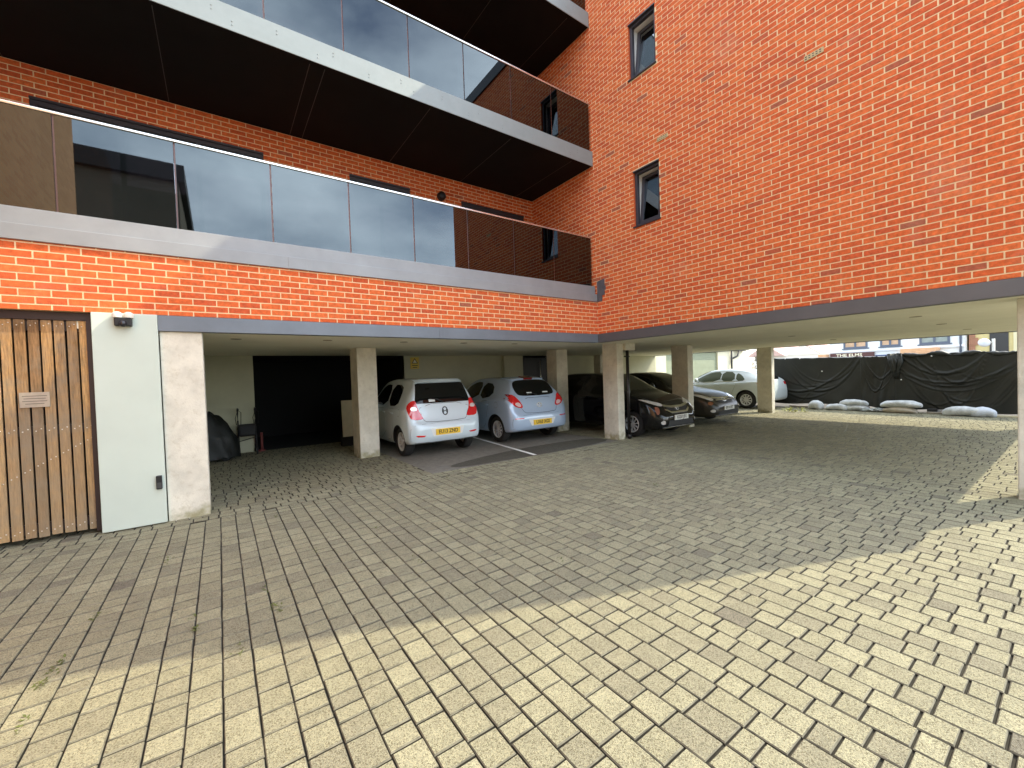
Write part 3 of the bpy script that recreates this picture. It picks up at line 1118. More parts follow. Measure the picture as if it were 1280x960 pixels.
# ================================================================== CARS
def pchip(xs, ys, x):
    n = len(xs)
    if x <= xs[0]:
        return ys[0]
    if x >= xs[-1]:
        return ys[-1]
    h = [xs[i + 1] - xs[i] for i in range(n - 1)]
    d = [(ys[i + 1] - ys[i]) / h[i] for i in range(n - 1)]

    def slope(i):
        if i == 0:
            return d[0]
        if i == n - 1:
            return d[-1]
        if d[i - 1] * d[i] <= 0:
            return 0
        w1, w2 = 2 * h[i] + h[i - 1], h[i] + 2 * h[i - 1]
        return (w1 + w2) / (w1 / d[i - 1] + w2 / d[i])
    for i in range(n - 1):
        if x <= xs[i + 1]:
            t = (x - xs[i]) / h[i]
            a, c = slope(i), slope(i + 1)
            return ((2 * t ** 3 - 3 * t ** 2 + 1) * ys[i] + (t ** 3 - 2 * t ** 2 + t) * h[i] * a
                    + (-2 * t ** 3 + 3 * t ** 2) * ys[i + 1] + (t ** 3 - t ** 2) * h[i] * c)


def paint(name, col, metal=0.55, rough=0.32, coat=0.7):
    m = mat(name, col, rough, metal, coat=coat)
    return m


M['tyre'] = mat('tyre_rubber', (0.014, 0.014, 0.014), 0.85, bump=0.1, bscale=90)
M['alloy'] = mat('alloy_wheel', (0.70, 0.71, 0.72), 0.35, 0.4)
M['carglass'] = mat('dark_car_glass', (0.006, 0.007, 0.007), 0.03, 0.0, spec=0.35, coat=0.0)
M['carglass_light'] = mat('green_car_glass', (0.085, 0.10, 0.065), 0.12, 0.0, spec=0.15, coat=0.0)
M['trim'] = mat('black_plastic_trim', (0.012, 0.012, 0.013), 0.55)
M['red_lens'] = mat('red_lamp_lens', (0.62, 0.012, 0.016), 0.12, spec=0.7, coat=1.0)
M['dark_red_lens'] = mat('dark_red_lens', (0.20, 0.012, 0.014), 0.2, coat=0.8)
M['clear_lens'] = mat('clear_lamp_lens', (0.72, 0.70, 0.68), 0.12, 0.2, spec=0.8, coat=1.0)
M['chrome'] = mat('chrome', (0.80, 0.80, 0.80), 0.12, 1.0)
M['yellow_plate'] = mat('yellow_number_plate', (0.80, 0.52, 0.03), 0.4)
M['white_plate'] = mat('white_number_plate', (0.76, 0.76, 0.72), 0.4)
M['plate_black'] = mat('plate_characters', (0.01, 0.01, 0.01), 0.5)
M['sticker'] = mat('paper_sticker', (0.7, 0.74, 0.72), 0.6)


class Car:
    def __init__(self, name, label, L, keys, body_mat, wheel_r, wheel_x, track, spokes, group=None, arch=1.12):
        self.L = L
        self.root = empty(name, (0, 0, 0), label, 'car', group)
        self.pm = body_mat
        ks = sorted(keys)
        rs = [k[0] for k in ks]
        col = lambda j: [k[j] for k in ks]
        N = 110
        samp = []
        for i in range(N + 1):
            t = i / N
            s = t + 0.10 * math.sin(2 * math.pi * t) * -1.0        # denser at both ends
            samp.append(max(0, min(1, s)) * L)
        samp = sorted(set([round(s, 5) for s in samp]))
        bm = bmesh.new()
        rows = []
        for r in samp:
            hw, zb, zs, zt, wt = (pchip(rs, col(j), r) for j in range(1, 6))
            gh = max(0.0, zt - zs)
            k = min(1.0, gh / 0.30)
            bl = lambda a, c: a * (1 - k) + c * k
            P = [(0, zb), (hw * .5, zb), (hw * .88, zb + .005), (hw * .965, zb + .05), (hw * .985, zb + .2 * (zs - zb)), (hw * 1.0, zb + .5 * (zs - zb)),
                 (hw * .995, zb + .78 * (zs - zb)), (hw * .975, zs - .035), (hw * .94, zs + .004)]
            P += [(bl(hw * .90, hw * .94 + (wt - hw * .94) * .40), bl(zs + gh * .45, zs + gh * .40)),
                  (bl(hw * .84, wt + .022), bl(zs + gh * .65, zs + gh * .78)),
                  (bl(hw * .74, wt - .022), bl(zs + gh * .80, zt - .045)),
                  (bl(hw * .58, wt * .80), bl(zs + gh * .92, zt - .014)),
                  (bl(hw * .3, wt * .42), bl(zs + gh * .985, zt - .003)), (0, zt)]
            # Catmull-Rom refinement
            Q = []
            n = len(P)
            for i in range(n - 1):
                p0, p1, p2, p3 = P[max(0, i - 1)], P[i], P[i + 1], P[min(n - 1, i + 2)]
                for s in range(3):
                    t = s / 3
                    Q.append(tuple(0.5 * (2 * p1[c] + (p2[c] - p0[c]) * t + (2 * p0[c] - 5 * p1[c] + 4 * p2[c] - p3[c]) * t * t
                                          + (3 * p1[c] - p0[c] - 3 * p2[c] + p3[c]) * t ** 3) for c in (0, 1)))
            Q.append(P[-1])
            Q[0] = (0, Q[0][1])
            x = r - L / 2
            left = [bm.verts.new((x, y, z)) for y, z in Q]
            rightv = [bm.verts.new((x, -y, z)) for y, z in Q[1:-1]]
            rows.append(left + rightv[::-1])
        m = len(rows[0])
        for a, c in zip(rows[:-1], rows[1:]):
            for k in range(m):
                bm.faces.new([a[k], a[(k + 1) % m], c[(k + 1) % m], c[k]])
        h = m // 2
        for row in (rows[0], rows[-1]):
            for k in range(h):
                a, c, d, e = row[k], row[k + 1], row[(m - k - 1) % m], row[(m - k) % m]
                vs = []
                for v in (a, c, d, e):
                    if v not in vs:
                        vs.append(v)
                if len(vs) > 2:
                    bm.faces.new(vs)
        bmesh.ops.recalc_face_normals(bm, faces=bm.faces)
        self.bvh = BVHTree.FromBMesh(bm)
        me = bpy.data.meshes.new('body')
        bm.to_mesh(me)
        bm.free()
        me.materials.append(body_mat)
        me.materials.append(M['trim'])
        tmp = bpy.data.objects.new('tmp_body', me)
        COL.objects.link(tmp)
        cuts = []
        for wx in wheel_x:
            for s in (-1, 1):
                cb = MB()
                cb.lathe([(0.0, -.19), (wheel_r * arch, -.19), (wheel_r * arch, .3), (0.0, .3)], (wx - L / 2, s * (track / 2 - .06) if s > 0 else s * (track / 2 - .06) - .11, wheel_r + .012), 'y', 40, 0, smooth=False)
                co = cb.build('cut', [M['trim']])
                bmod = tmp.modifiers.new('b', 'BOOLEAN')
                bmod.operation = 'DIFFERENCE'
                bmod.object = co
                bmod.solver = 'EXACT'
                try:
                    bmod.material_mode = 'TRANSFER'
                except Exception:
                    pass
                cuts.append(co)
        bpy.context.view_layer.update()
        me2 = bpy.data.meshes.new_from_object(tmp.evaluated_get(bpy.context.evaluated_depsgraph_get()))
        me2.name = 'body'
        me2.polygons.foreach_set('use_smooth', [True] * len(me2.polygons))
        me2.set_sharp_from_angle(angle=rad(42))
        for o in cuts + [tmp]:
            bpy.data.objects.remove(o)
        self.body = bpy.data.objects.new('body', me2)
        COL.objects.link(self.body)
        self.body.parent = self.root
        # wheels
        self.wheels = []
        for wx in wheel_x:
            for s in (-1, 1):
                self.wheel(wx - L / 2, s, track, wheel_r, spokes)

    def wheel(self, x, s, track, r, spokes):
        w = .195
        rr = r * .66
        y1 = s * track / 2
        y = lambda d: y1 - s * d
        b = MB()
        c = (x, 0, r)
        prof = [(rr, y(.018)), (rr + .012, y(.006)), (r * .86, y(.0)), (r * .955, y(.012)), (r, y(.04)), (r, y(w - .04)), (r * .95, y(w - .01)), (rr, y(w - .02)), (rr, y(.018))]
        b.lathe(prof, c, 'y', 40)
        wo = b.build('wheel', M['tyre'], self.root, angle=40)
        b = MB()
        b.lathe([(rr - .002, y(.014)), (rr - .014, y(.010)), (rr - .028, y(.022)), (rr - .03, y(.12)), (0, y(.125))], c, 'y', 36, 0)
        b.lathe([(0, y(.012)), (.03, y(.012)), (.055, y(.02)), (.06, y(.06))], c, 'y', 20, 0)
        n, ws = spokes
        for k in range(n):
            a = 2 * math.pi * k / n + .2
            d = Vector((math.cos(a), 0, math.sin(a)))
            t = Vector((-math.sin(a), 0, math.cos(a)))
            C = Vector((x, 0, r))
            pts = []
            for yy, rad0, rad1 in ((y(.018), .035, rr - .012), (y(.05), .035, rr - .012)):
                for rad_, wd in ((rad0, ws * .8), (rad1, ws)):
                    for q in (-1, 1):
                        p = C + d * rad_ + t * wd * q
                        p.y = yy + (s * -.008 if rad_ == rad0 else 0)
                        pts.append(p)
            v = [b.bm.verts.new(p) for p in pts]
            for ids in ((0, 1, 3, 2), (4, 6, 7, 5), (0, 2, 6, 4), (1, 5, 7, 3), (0, 4, 5, 1), (2, 3, 7, 6)):
                b.bm.faces.new([v[i] for i in ids])
        b.lathe([(0, y(.121)), (rr - .031, y(.119))], c, 'y', 30, 1)
        b.build('rim', [M['alloy'], M['black']], wo, angle=35)

    def cast(self, axis, u, v):
        if axis in ('x+', 'x-'):
            s = 1 if axis == 'x+' else -1
            o, d = Vector((s * 5, u, v)), Vector((-s, 0, 0))
        elif axis in ('y+', 'y-'):
            s = 1 if axis == 'y+' else -1
            o, d = Vector((u - self.L / 2, s * 5, v)), Vector((0, -s, 0))
        else:
            o, d = Vector((u - self.L / 2, v, 5)), Vector((0, 0, -1))
        loc, nor, i, dist = self.bvh.ray_cast(o, d, 10)
        if loc is None or dist > 5.6 and axis in ('y+', 'y-') and False:
            near = o + d * (5 - (self.L / 2 if axis[0] == 'x' else .8))
            loc, nor, i, dist = self.bvh.find_nearest(near)
        if nor.dot(-d) < 0:
            nor = -nor
        return loc, nor

    def patch(self, name, axis, poly, mt, parent=None, off=.004, depth=.012, step=.06, rnd=0, extra=None, seam=0.0):
        """a panel shaped by poly, laid over the body along the axis, with its own thickness"""
        if rnd:
            poly = smooth_poly(poly, rnd)
        bm = bmesh.new()
        bm.faces.new([bm.verts.new((p[0], p[1], 0)) for p in poly])
        us = [p[0] for p in poly]
        vs = [p[1] for p in poly]
        for lo, hi, no in ((min(us), max(us), (1, 0, 0)), (min(vs), max(vs), (0, 1, 0))):
            k = int((hi - lo) / step)
            for i in range(1, k + 1):
                c = lo + (hi - lo) * i / (k + 1)
                bmesh.ops.bisect_plane(bm, geom=bm.verts[:] + bm.edges[:] + bm.faces[:], plane_co=Vector(no) * c, plane_no=no)
        base, outer = {}, {}
        for v in bm.verts:
            loc, nor = self.cast(axis, v.co.x, v.co.y)
            base[v] = loc - nor * depth
            outer[v] = loc + nor * off
        b = MB()
        vo = {v: b.bm.verts.new(outer[v]) for v in bm.verts}
        vb = {}
        for f in bm.faces:
            nf = b.bm.faces.new([vo[v] for v in f.verts])
            nf.smooth = True
        for e in bm.edges:
            if len(e.link_faces) == 1:
                a, c = e.verts
                for v in (a, c):
                    if v not in vb:
                        vb[v] = b.bm.verts.new(base[v])
                try:
                    b.bm.faces.new([vo[a], vo[c], vb[c], vb[a]])
                except ValueError:
                    pass
        bm.free()
        if seam:
            n = len(poly)
            area = sum(poly[i][0] * poly[(i + 1) % n][1] - poly[(i + 1) % n][0] * poly[i][1] for i in range(n))
            sg = 1 if area > 0 else -1
            ins, outs = [], []
            for i in range(n):
                p, q, w = Vector(poly[i - 1]), Vector(poly[i]), Vector(poly[(i + 1) % n])
                d = (w - p).normalized()
                nn = Vector((d.y, -d.x)) * sg
                for lst, k in ((ins, -.004), (outs, seam)):
                    e = q + nn * k
                    loc, nor = self.cast(axis, e.x, e.y)
                    lst.append(b.bm.verts.new(loc + nor * .0014))
            for i in range(n):
                try:
                    f = b.bm.faces.new([ins[i], ins[(i + 1) % n], outs[(i + 1) % n], outs[i]])
                    f.material_index = 1
                except ValueError:
                    pass
        o = b.build(name, [mt, M['trim']] if seam else mt, parent or self.root, angle=50)
        return o

    def sides(self, name, poly, mt, **k):
        a = self.patch(name, 'y+', poly, mt, **k)
        c = self.patch(name, 'y-', poly, mt, **k)
        return a, c

    def mirror_x(self, name, axis, poly, mt, **k):
        a = self.patch(name, axis, poly, mt, **k)
        c = self.patch(name, axis, [(-p[0], p[1]) for p in poly][::-1], mt, **k)
        return a, c

    def plate(self, axis, y, z, text, mt, parent, w=.52, hgt=.112, tilt=0, proud=.012):
        loc, nor = self.cast(axis, y, z)
        s = 1 if axis == 'x+' else -1
        X = Vector((0, 1, 0)) * s
        Y = Vector((0, 0, 1))
        mtx = frame_mtx(loc + Vector((s * proud, 0, 0)), X, Y) @ Matrix.Rotation(rad(tilt), 4, 'X')
        b = MB()
        b.box(-w / 2, w / 2, -hgt / 2, hgt / 2, -.02, .0, 0, mtx=mtx)
        me = text_mesh(text, .104)
        b.add_mesh(me, mtx @ Matrix.Translation((0, 0, .0012)) @ Matrix.Diagonal((w * .86 / .52 * 1.0, 1.0, 1, 1)), 1)
        bpy.data.meshes.remove(me)
        b.build('number_plate', [mt, M['plate_black']], parent)

    def emblem(self, axis, y, z, kind, parent, sz=.06):
        loc, nor = self.cast(axis, y, z)
        s = 1 if axis == 'x+' else -1
        N = Vector((nor.x, 0, nor.z)).normalized()
        X = Vector((0, s, 0))
        Y = N.cross(X).normalized()
        mtx = frame_mtx(loc + N * .008, X, Y)
        b = MB()
        sx_, sy_ = {'oval': (1, .62), 'dark': (.72, 1.05)}.get(kind, (.95, .9))
        ring = [mtx @ Vector((math.cos(t) * sz * sx_, math.sin(t) * sz * sy_, 0)) for t in [2 * math.pi * k / 28 for k in range(29)]]
        b.tube(ring, sz * .14, 6, cap=False)
        sl = .25 if kind == 'oval' else 0
        for q in (-1, 1):
            b.tube([mtx @ Vector((q * sz * .42 - sz * sl * .7, -sz * .45, 0)), mtx @ Vector((q * sz * .42 + sz * sl * .7, sz * .45, 0))], sz * .10, 6)
        b.tube([mtx @ Vector((-sz * .42, -sz * .05, 0)), mtx @ Vector((sz * .42, sz * .05, 0))], sz * .10, 6)
        b.build('emblem', M['chrome'] if kind != 'dark' else M['trim'], parent)

    def handles(self, xs, z, mt):
        for x in xs:
            for ax, s in (('y+', 1), ('y-', -1)):
                a, n = self.cast(ax, x - .09, z)
                c, n2 = self.cast(ax, x + .09, z + .006)
                b = MB()
                o = Vector((0, s * .022, 0))
                b.tube([a, a + o + Vector((.02, 0, 0)), c + o - Vector((.02, 0, 0)), c], [.012, .013, .013, .012], 8)
                yield ax, b.build('handle', mt, self.doors[(ax, x)] if (ax, x) in getattr(self, 'doors', {}) else self.root)

    def mirror_pair(self, x, z, mt):
        for ax, s in (('y+', 1), ('y-', -1)):
            p, n = self.cast(ax, x, z)
            b = MB()
            b.tube([p, p + Vector((0, s * .06, .02))], [.03, .022], 8)
            prof = []
            for k in range(9):
                t = math.pi * k / 8
                prof.append((.088 * math.sin(t) ** .7, -.06 * math.cos(t)))
            b.lathe(prof, (p.x - .0, p.y + s * .125, p.z + .05), 'x', 16)
            b.build('wing_mirror', mt, self.root, angle=60)

    def place(self, x, y, rot):
        self.root.location = (x, y, 0)
        self.root.rotation_euler = (0, 0, rad(rot))


def hatch_common(c, glass, doorpolys, winpolys, handle_x, handle_z, paintm):
    c.doors = {}
    for key, poly in doorpolys.items():
        a, d = c.sides('door', poly, paintm, off=.003, depth=.01, rnd=1, seam=.006)
        c.doors[('y+', key)] = a
        c.doors[('y-', key)] = d
    for poly in winpolys:
        c.sides('side_window', poly, glass, off=.004, rnd=1)
    for _ in c.handles(handle_x, handle_z, paintm):
        pass


# ---------------------------------------------------------------- silver small hatchback
silver = paint('silver_paint', (0.58, 0.68, 0.73), 0.08, 0.34, 0.9)
L = 3.57
keys = [(0.00, .56, .36, .58, .60, .50), (.03, .67, .31, .62, .655, .58), (.075, .74, .285, .68, .74, .62), (.12, .775, .27, .80, .93, .63), (.17, .785, .26, .90, 1.09, .615),
        (.26, .792, .25, .955, 1.32, .575), (.34, .795, .24, .965, 1.455, .545), (.43, .797, .23, .965, 1.505, .53), (.8, .7975, .22, .955, 1.53, .545), (1.35, .7975, .20, .93, 1.54, .55),
        (1.8, .7975, .2, .91, 1.51, .54), (2.15, .797, .2, .90, 1.41, .535), (2.55, .795, .21, .895, 1.15, .56), (2.72, .79, .22, .89, 1.0, .58), (3.0, .78, .24, .84, .92, .58), (3.3, .74, .24, .72, .80, .54),
        (3.5, .66, .25, .60, .66, .5), (3.57, .56, .28, .52, .54, .42)]
c = Car('small_hatchback', 'silver small hatchback parked nose in beside the first free standing pillar', L, keys, silver, .287, (.59, 2.97), 1.50, (7, .024))
hatch_common(c, M['carglass'], {1.45: [(1.32, .30), (1.28, .92), (2.2, .9), (2.4, .3)], .95: [(.98, .30), (.85, .70), (.80, .94), (1.25, .92), (1.28, .30)]},
             [[(1.36, .97), (1.33, 1.40), (1.72, 1.42), (2.05, 1.30), (2.42, .98)], [(.72, .99), (.66, 1.20), (.74, 1.40), (1.26, 1.41), (1.27, .97)]],
             (1.45, .95), .84, silver)
rw = [(-.60, 1.035), (-.585, 1.10), (-.515, 1.41), (-.46, 1.425), (.46, 1.425), (.515, 1.41), (.585, 1.10), (.60, 1.035)]
tg = c.patch('tailgate', 'x-', [(-.545, 1.02), (-.47, .735), (-.40, .68), (.40, .68), (.47, .735), (.545, 1.02)], silver, off=.005, rnd=1, seam=.008)
c.patch('rear_window', 'x-', rw, M['carglass'], tg, off=.006)
c.patch('spoiler', 'x-', [(-.50, 1.43), (-.50, 1.475), (.50, 1.475), (.50, 1.43)], silver, off=.03)
tl = [(.575, 1.09), (.64, 1.10), (.71, 1.03), (.748, .93), (.74, .83), (.69, .735), (.46, .735), (.49, .80), (.555, .93)]
ls = c.mirror_x('tail_light', 'x-', tl, M['red_lens'], off=.012, rnd=1, step=.04)
for l, s in zip(ls, (1, -1)):
    c.patch('clear_lens', 'x-', [(s * p[0], p[1]) for p in [(.58, .97), (.66, .985), (.70, .94), (.67, .90), (.565, .91)]], M['clear_lens'], l, off=.016, rnd=1, step=.04)
bp = c.patch('bumper', 'x-', [(-.72, .62), (-.74, .42), (-.70, .30), (.70, .30), (.74, .42), (.72, .62), (.44, .655), (-.44, .655)], silver, off=.008, rnd=1, seam=.005)
c.mirror_x('reflector', 'x-', [(.46, .435), (.60, .45), (.655, .445), (.62, .415), (.50, .41)], M['red_lens'], parent=bp, off=.012, step=.05)
c.patch('plate_recess', 'x-', [(-.36, .56), (-.31, .405), (.31, .405), (.36, .56)], mat('recess_paint', (0.74, 0.76, 0.74), 0.5, 0.0), bp, off=.011)
c.plate('x-', 0, .482, 'EU13 ZND', M['yellow_plate'], bp, proud=.028)
c.emblem('x-', 0, .87, 'dark', tg, .075)
p0, n0 = c.cast('x-', .02, 1.04)
b = MB()
b.tube([p0 + n0 * .02, c.cast('x-', .14, 1.10)[0] + n0 * .022, c.cast('x-', .30, 1.115)[0] + n0 * .02], [.016, .010, .007], 8)
b.build('rear_wiper', M['trim'], tg)
c.patch('window_sticker', 'x-', [(.18, 1.06), (.18, 1.11), (.31, 1.11), (.31, 1.06)], M['sticker'], tg, off=.009)
c.patch('windscreen', 'z', [(2.16, -.50), (2.68, -.58), (2.68, .58), (2.16, .50)], M['carglass'], off=.004)
c.mirror_pair(2.3, .96, silver)
c.sides('fuel_flap', [(.48, .80), (.48, .92), (.62, .92), (.62, .80)], silver, off=.003, rnd=1, seam=.005)
c.patch('underside', 'x-', [(-.66, .29), (-.66, .335), (.66, .335), (.66, .29)], M['trim'], off=.004)
c.place(3.63, 7.36 + L / 2, 90)

# ---------------------------------------------------------------- pale blue hatchback
blue = paint('pale_blue_paint', (0.40, 0.51, 0.66), 0.12, 0.3, 0.9)
L = 3.94
keys = [(0.00, .60, .36, .58, .60, .54), (.03, .71, .31, .63, .665, .62), (.08, .785, .28, .70, .76, .66), (.13, .82, .265, .82, .94, .66), (.2, .838, .25, .93, 1.08, .64),
        (.34, .85, .24, .985, 1.26, .60), (.46, .853, .23, .985, 1.39, .56), (.56, .855, .22, .98, 1.435, .545), (.95, .855, .21, .965, 1.475, .555), (1.5, .855, .20, .935, 1.49, .56),
        (1.95, .855, .2, .91, 1.465, .55), (2.3, .855, .2, .90, 1.37, .545), (2.75, .85, .21, .885, 1.09, .58), (2.95, .845, .22, .88, .97, .6), (3.3, .82, .23, .82, .89, .6), (3.65, .76, .24, .7, .77, .55),
        (3.86, .68, .25, .6, .64, .5), (3.94, .58, .28, .52, .54, .44)]
c = Car('blue_hatchback', 'pale blue hatchback parked nose in with a sloping oval rear window', L, keys, blue, .302, (.66, 3.185), 1.62, (10, .014))
hatch_common(c, M['carglass'], {1.6: [(1.5, .30), (1.46, .92), (2.4, .9), (2.6, .3)], 1.05: [(1.12, .30), (1.0, .72), (.95, .95), (1.42, .92), (1.46, .30)]},
             [[(1.54, .98), (1.50, 1.37), (1.85, 1.39), (2.2, 1.27), (2.62, .98)], [(.86, 1.06), (1.0, 1.33), (1.44, 1.37), (1.45, .97)]],
             (1.6, 1.05), .86, blue)
tg = c.patch('tailgate', 'x-', [(-.57, 1.0), (-.49, .72), (-.38, .665), (.38, .665), (.49, .72), (.57, 1.0)], blue, off=.005, rnd=1, seam=.008)
rw = [(-.56, 1.10), (-.545, 1.30), (-.46, 1.385), (-.25, 1.405), (.25, 1.405), (.46, 1.385), (.545, 1.30), (.56, 1.10), (.42, 1.045), (-.42, 1.045)]
c.patch('rear_window', 'x-', rw, M['carglass'], tg, off=.006, rnd=2)
sp_ = c.patch('spoiler', 'x-', [(-.52, 1.40), (-.50, 1.455), (.50, 1.455), (.52, 1.40), (.25, 1.418), (-.25, 1.418)], blue, off=.035, rnd=1)
c.patch('brake_light', 'x-', [(-.13, 1.415), (-.13, 1.455), (.13, 1.455), (.13, 1.415)], M['dark_red_lens'], sp_, off=.05)
tl = [(.745, 1.10), (.62, 1.085), (.50, .93), (.44, .80), (.54, .785), (.68, .84), (.775, .98)]
ls = c.mirror_x('tail_light', 'x-', [(p[0] + .02, p[1]) for p in tl], M['red_lens'], off=.010, rnd=1, step=.04)
for l, s in zip(ls, (1, -1)):
    c.patch('clear_lens', 'x-', [(s * p[0], p[1]) for p in [(.50, .83), (.56, .92), (.67, .90), (.66, .855), (.57, .81)]], mat('pink_clear_lens', (0.78, 0.55, 0.55), 0.12, 0.1, coat=1.0), l, off=.014, rnd=1, step=.04)
bp = c.patch('bumper', 'x-', [(-.76, .60), (-.78, .42), (-.74, .30), (.74, .30), (.78, .42), (.76, .60), (.42, .635), (-.42, .635)], blue, off=.008, rnd=1, seam=.005)
c.mirror_x('reflector', 'x-', [(.52, .555), (.52, .575), (.73, .575), (.73, .555)], M['red_lens'], parent=bp, off=.012, step=.05)
c.patch('plate_recess', 'x-', [(-.39, .53), (-.31, .385), (.31, .385), (.39, .53)], mat('recess_paint', (0.72, 0.73, 0.72), 0.5, 0.0), bp, off=.011)
c.plate('x-', 0, .455, 'LX63 XGS', M['yellow_plate'], bp, proud=.028)
c.emblem('x-', 0, .83, 'oval', tg, .072)
p0, n0 = c.cast('x-', .0, 1.05)
b = MB()
b.tube([p0 + n0 * .02, c.cast('x-', .12, 1.085)[0] + n0 * .022, c.cast('x-', .30, 1.095)[0] + n0 * .02], [.016, .010, .007], 8)
b.build('rear_wiper', M['trim'], tg)
c.patch('window_sticker', 'x-', [(.12, 1.085), (.12, 1.125), (.26, 1.125), (.26, 1.085)], M['sticker'], tg, off=.009)
c.patch('window_sticker', 'x-', [(-.36, 1.10), (-.36, 1.125), (-.20, 1.125), (-.20, 1.10)], M['sticker'], tg, off=.009)
c.patch('windscreen', 'z', [(2.3, -.51), (2.9, -.6), (2.9, .6), (2.3, .51)], M['carglass'], off=.004)
c.mirror_pair(2.5, .97, blue)
c.sides('fuel_flap', [(.56, .80), (.56, .92), (.70, .92), (.70, .80)], blue, off=.003, rnd=1, seam=.005)
c.place(5.98, 7.3 + L / 2, 90)

# ---------------------------------------------------------------- black compact car, nose out
blackp = paint('black_paint_metallic', (0.005, 0.005, 0.006), 0.0, 0.10, 0.0)
L = 4.0
keys = [(0, .60, .36, .60, .62, .54), (.05, .74, .30, .72, .78, .62), (.12, .81, .26, .90, 1.0, .64), (.2, .835, .24, .97, 1.16, .62), (.4, .845, .22, 1.0, 1.40, .57), (.6, .847, .21, .99, 1.49, .55),
        (1.2, .847, .2, .97, 1.525, .56), (1.8, .847, .2, .95, 1.515, .56), (2.2, .847, .2, .94, 1.46, .55), (2.6, .845, .2, .93, 1.29, .56), (3.0, .845, .2, .92, 1.07, .60), (3.15, .842, .2, .91, 1.0, .62),
        (3.4, .83, .2, .86, .94, .62), (3.65, .80, .2, .78, .85, .58), (3.83, .74, .2, .66, .735, .54), (3.93, .66, .21, .56, .60, .48), (4.0, .54, .24, .48, .50, .4)]
c = Car('black_hatchback', 'glossy black hatchback parked nose out with chrome edged grille by the black drainpipe', L, keys, blackp, .30, (.72, 3.25), 1.61, (10, .013))
hatch_common(c, M['carglass'], {1.75: [(1.62, .30), (1.58, .93), (2.7, .91), (2.78, .3)], 1.1: [(1.2, .30), (1.05, .75), (1.0, .97), (1.52, .94), (1.58, .30)]},
             [[(1.66, .99), (1.62, 1.40), (1.95, 1.41), (2.35, 1.28), (2.75, 1.0)], [(.78, 1.05), (.78, 1.33), (1.58, 1.40), (1.58, .98)]],
             (1.75, 1.1), .87, blackp)
bn = c.patch('bonnet', 'z', [(2.95, -.66), (2.95, .66), (3.5, .62), (3.78, .42), (3.83, 0), (3.78, -.42), (3.5, -.62)], blackp, off=.004, rnd=1)
c.patch('windscreen', 'z', [(2.28, -.50), (2.98, -.62), (3.04, 0), (2.98, .62), (2.28, .50)], mat('green_tint_glass', (0.02, 0.024, 0.012), 0.03, spec=0.8, coat=0.8), off=.004)
hl = c.mirror_x('headlight', 'x+', [(.40, .72), (.44, .775), (.62, .83), (.765, .875), (.775, .845), (.70, .775), (.56, .715)], M['clear_lens'], off=.008, rnd=1, step=.04)
c.mirror_x('painted_reflection', 'x+', [(.60, .70), (.69, .72), (.72, .62), (.70, .53), (.66, .56)], mat('copper_reflection', (0.33, 0.13, 0.09), 0.2, 0.3, coat=1), off=.006, rnd=1, step=.05)  # copper reflections on the black nose, painted in as coloured patches
bp = c.patch('bumper', 'x+', [(-.70, .52), (-.72, .34), (-.6, .24), (.6, .24), (.72, .34), (.70, .52), (.42, .555), (-.42, .555)], blackp, off=.006, rnd=1)
gr = c.patch('grille', 'x+', [(-.42, .70), (-.36, .60), (-.25, .565), (.25, .565), (.36, .60), (.42, .70)], M['trim'], off=.010, rnd=1)
c.patch('chrome_bar', 'x+', [(-.48, .745), (-.44, .695), (-.2, .660), (.2, .660), (.44, .695), (.48, .745), (.2, .705), (-.2, .705)], M['chrome'], gr, off=.02, step=.05)
c.patch('chrome_bar', 'x+', [(-.44, .65), (-.28, .580), (.28, .580), (.44, .65), (.44, .615), (.30, .545), (-.30, .545), (-.44, .615)], M['chrome'], gr, off=.018, step=.05)
c.emblem('x+', 0, .655, 'square', gr, .062)
c.patch('lower_intake', 'x+', [(-.45, .40), (-.5, .28), (.5, .28), (.45, .40)], M['trim'], bp, off=.010)
c.mirror_x('fog_light', 'x+', [(.56, .32), (.56, .40), (.62, .41), (.66, .37), (.64, .32)], M['clear_lens'], parent=bp, off=.012, rnd=1, step=.05)
c.patch('splitter', 'x+', [(-.62, .245), (-.62, .26), (.62, .26), (.62, .245)], M['chrome'], bp, off=.02)
c.plate('x+', 0, .455, 'KG57 JFX', M['white_plate'], bp, proud=.03)
c.mirror_pair(2.62, 1.02, blackp)
c.patch('rear_window', 'x-', [(-.55, 1.1), (-.5, 1.42), (.5, 1.42), (.55, 1.1)], M['carglass'], off=.006)
c.mirror_x('tail_light', 'x-', [(.62, 1.05), (.72, 1.02), (.79, .85), (.66, .85)], M['red_lens'], off=.01, rnd=1)
c.place(8.58, 5.49 + L / 2, -90)

# ---------------------------------------------------------------- dark bronze saloon, nose out
bronze = paint('dark_bronze_paint', (0.028, 0.024, 0.017), 0.2, 0.3, 0.12)
L = 4.65
keys = [(0, .60, .38, .66, .68, .5), (.06, .76, .32, .80, .88, .6), (.15, .84, .28, .92, 1.0, .64), (.45, .885, .24, .96, 1.06, .62), (.75, .895, .22, .965, 1.16, .60), (1.1, .90, .21, .965, 1.36, .56), (1.45, .90, .2, .96, 1.455, .545),
        (1.9, .90, .2, .945, 1.48, .555), (2.3, .90, .2, .93, 1.465, .55), (2.7, .90, .2, .92, 1.36, .55), (3.1, .90, .2, .91, 1.15, .60), (3.35, .895, .2, .90, 1.0, .64), (3.7, .885, .2, .87, .93, .66),
        (4.1, .85, .2, .80, .86, .62), (4.4, .77, .2, .69, .74, .56), (4.56, .67, .21, .58, .61, .48), (4.65, .54, .25, .48, .5, .4)]
c = Car('bronze_saloon', 'dark bronze saloon parked nose out with a big round chrome emblem', L, keys, bronze, .318, (.93, 3.66), 1.72, (10, .013))
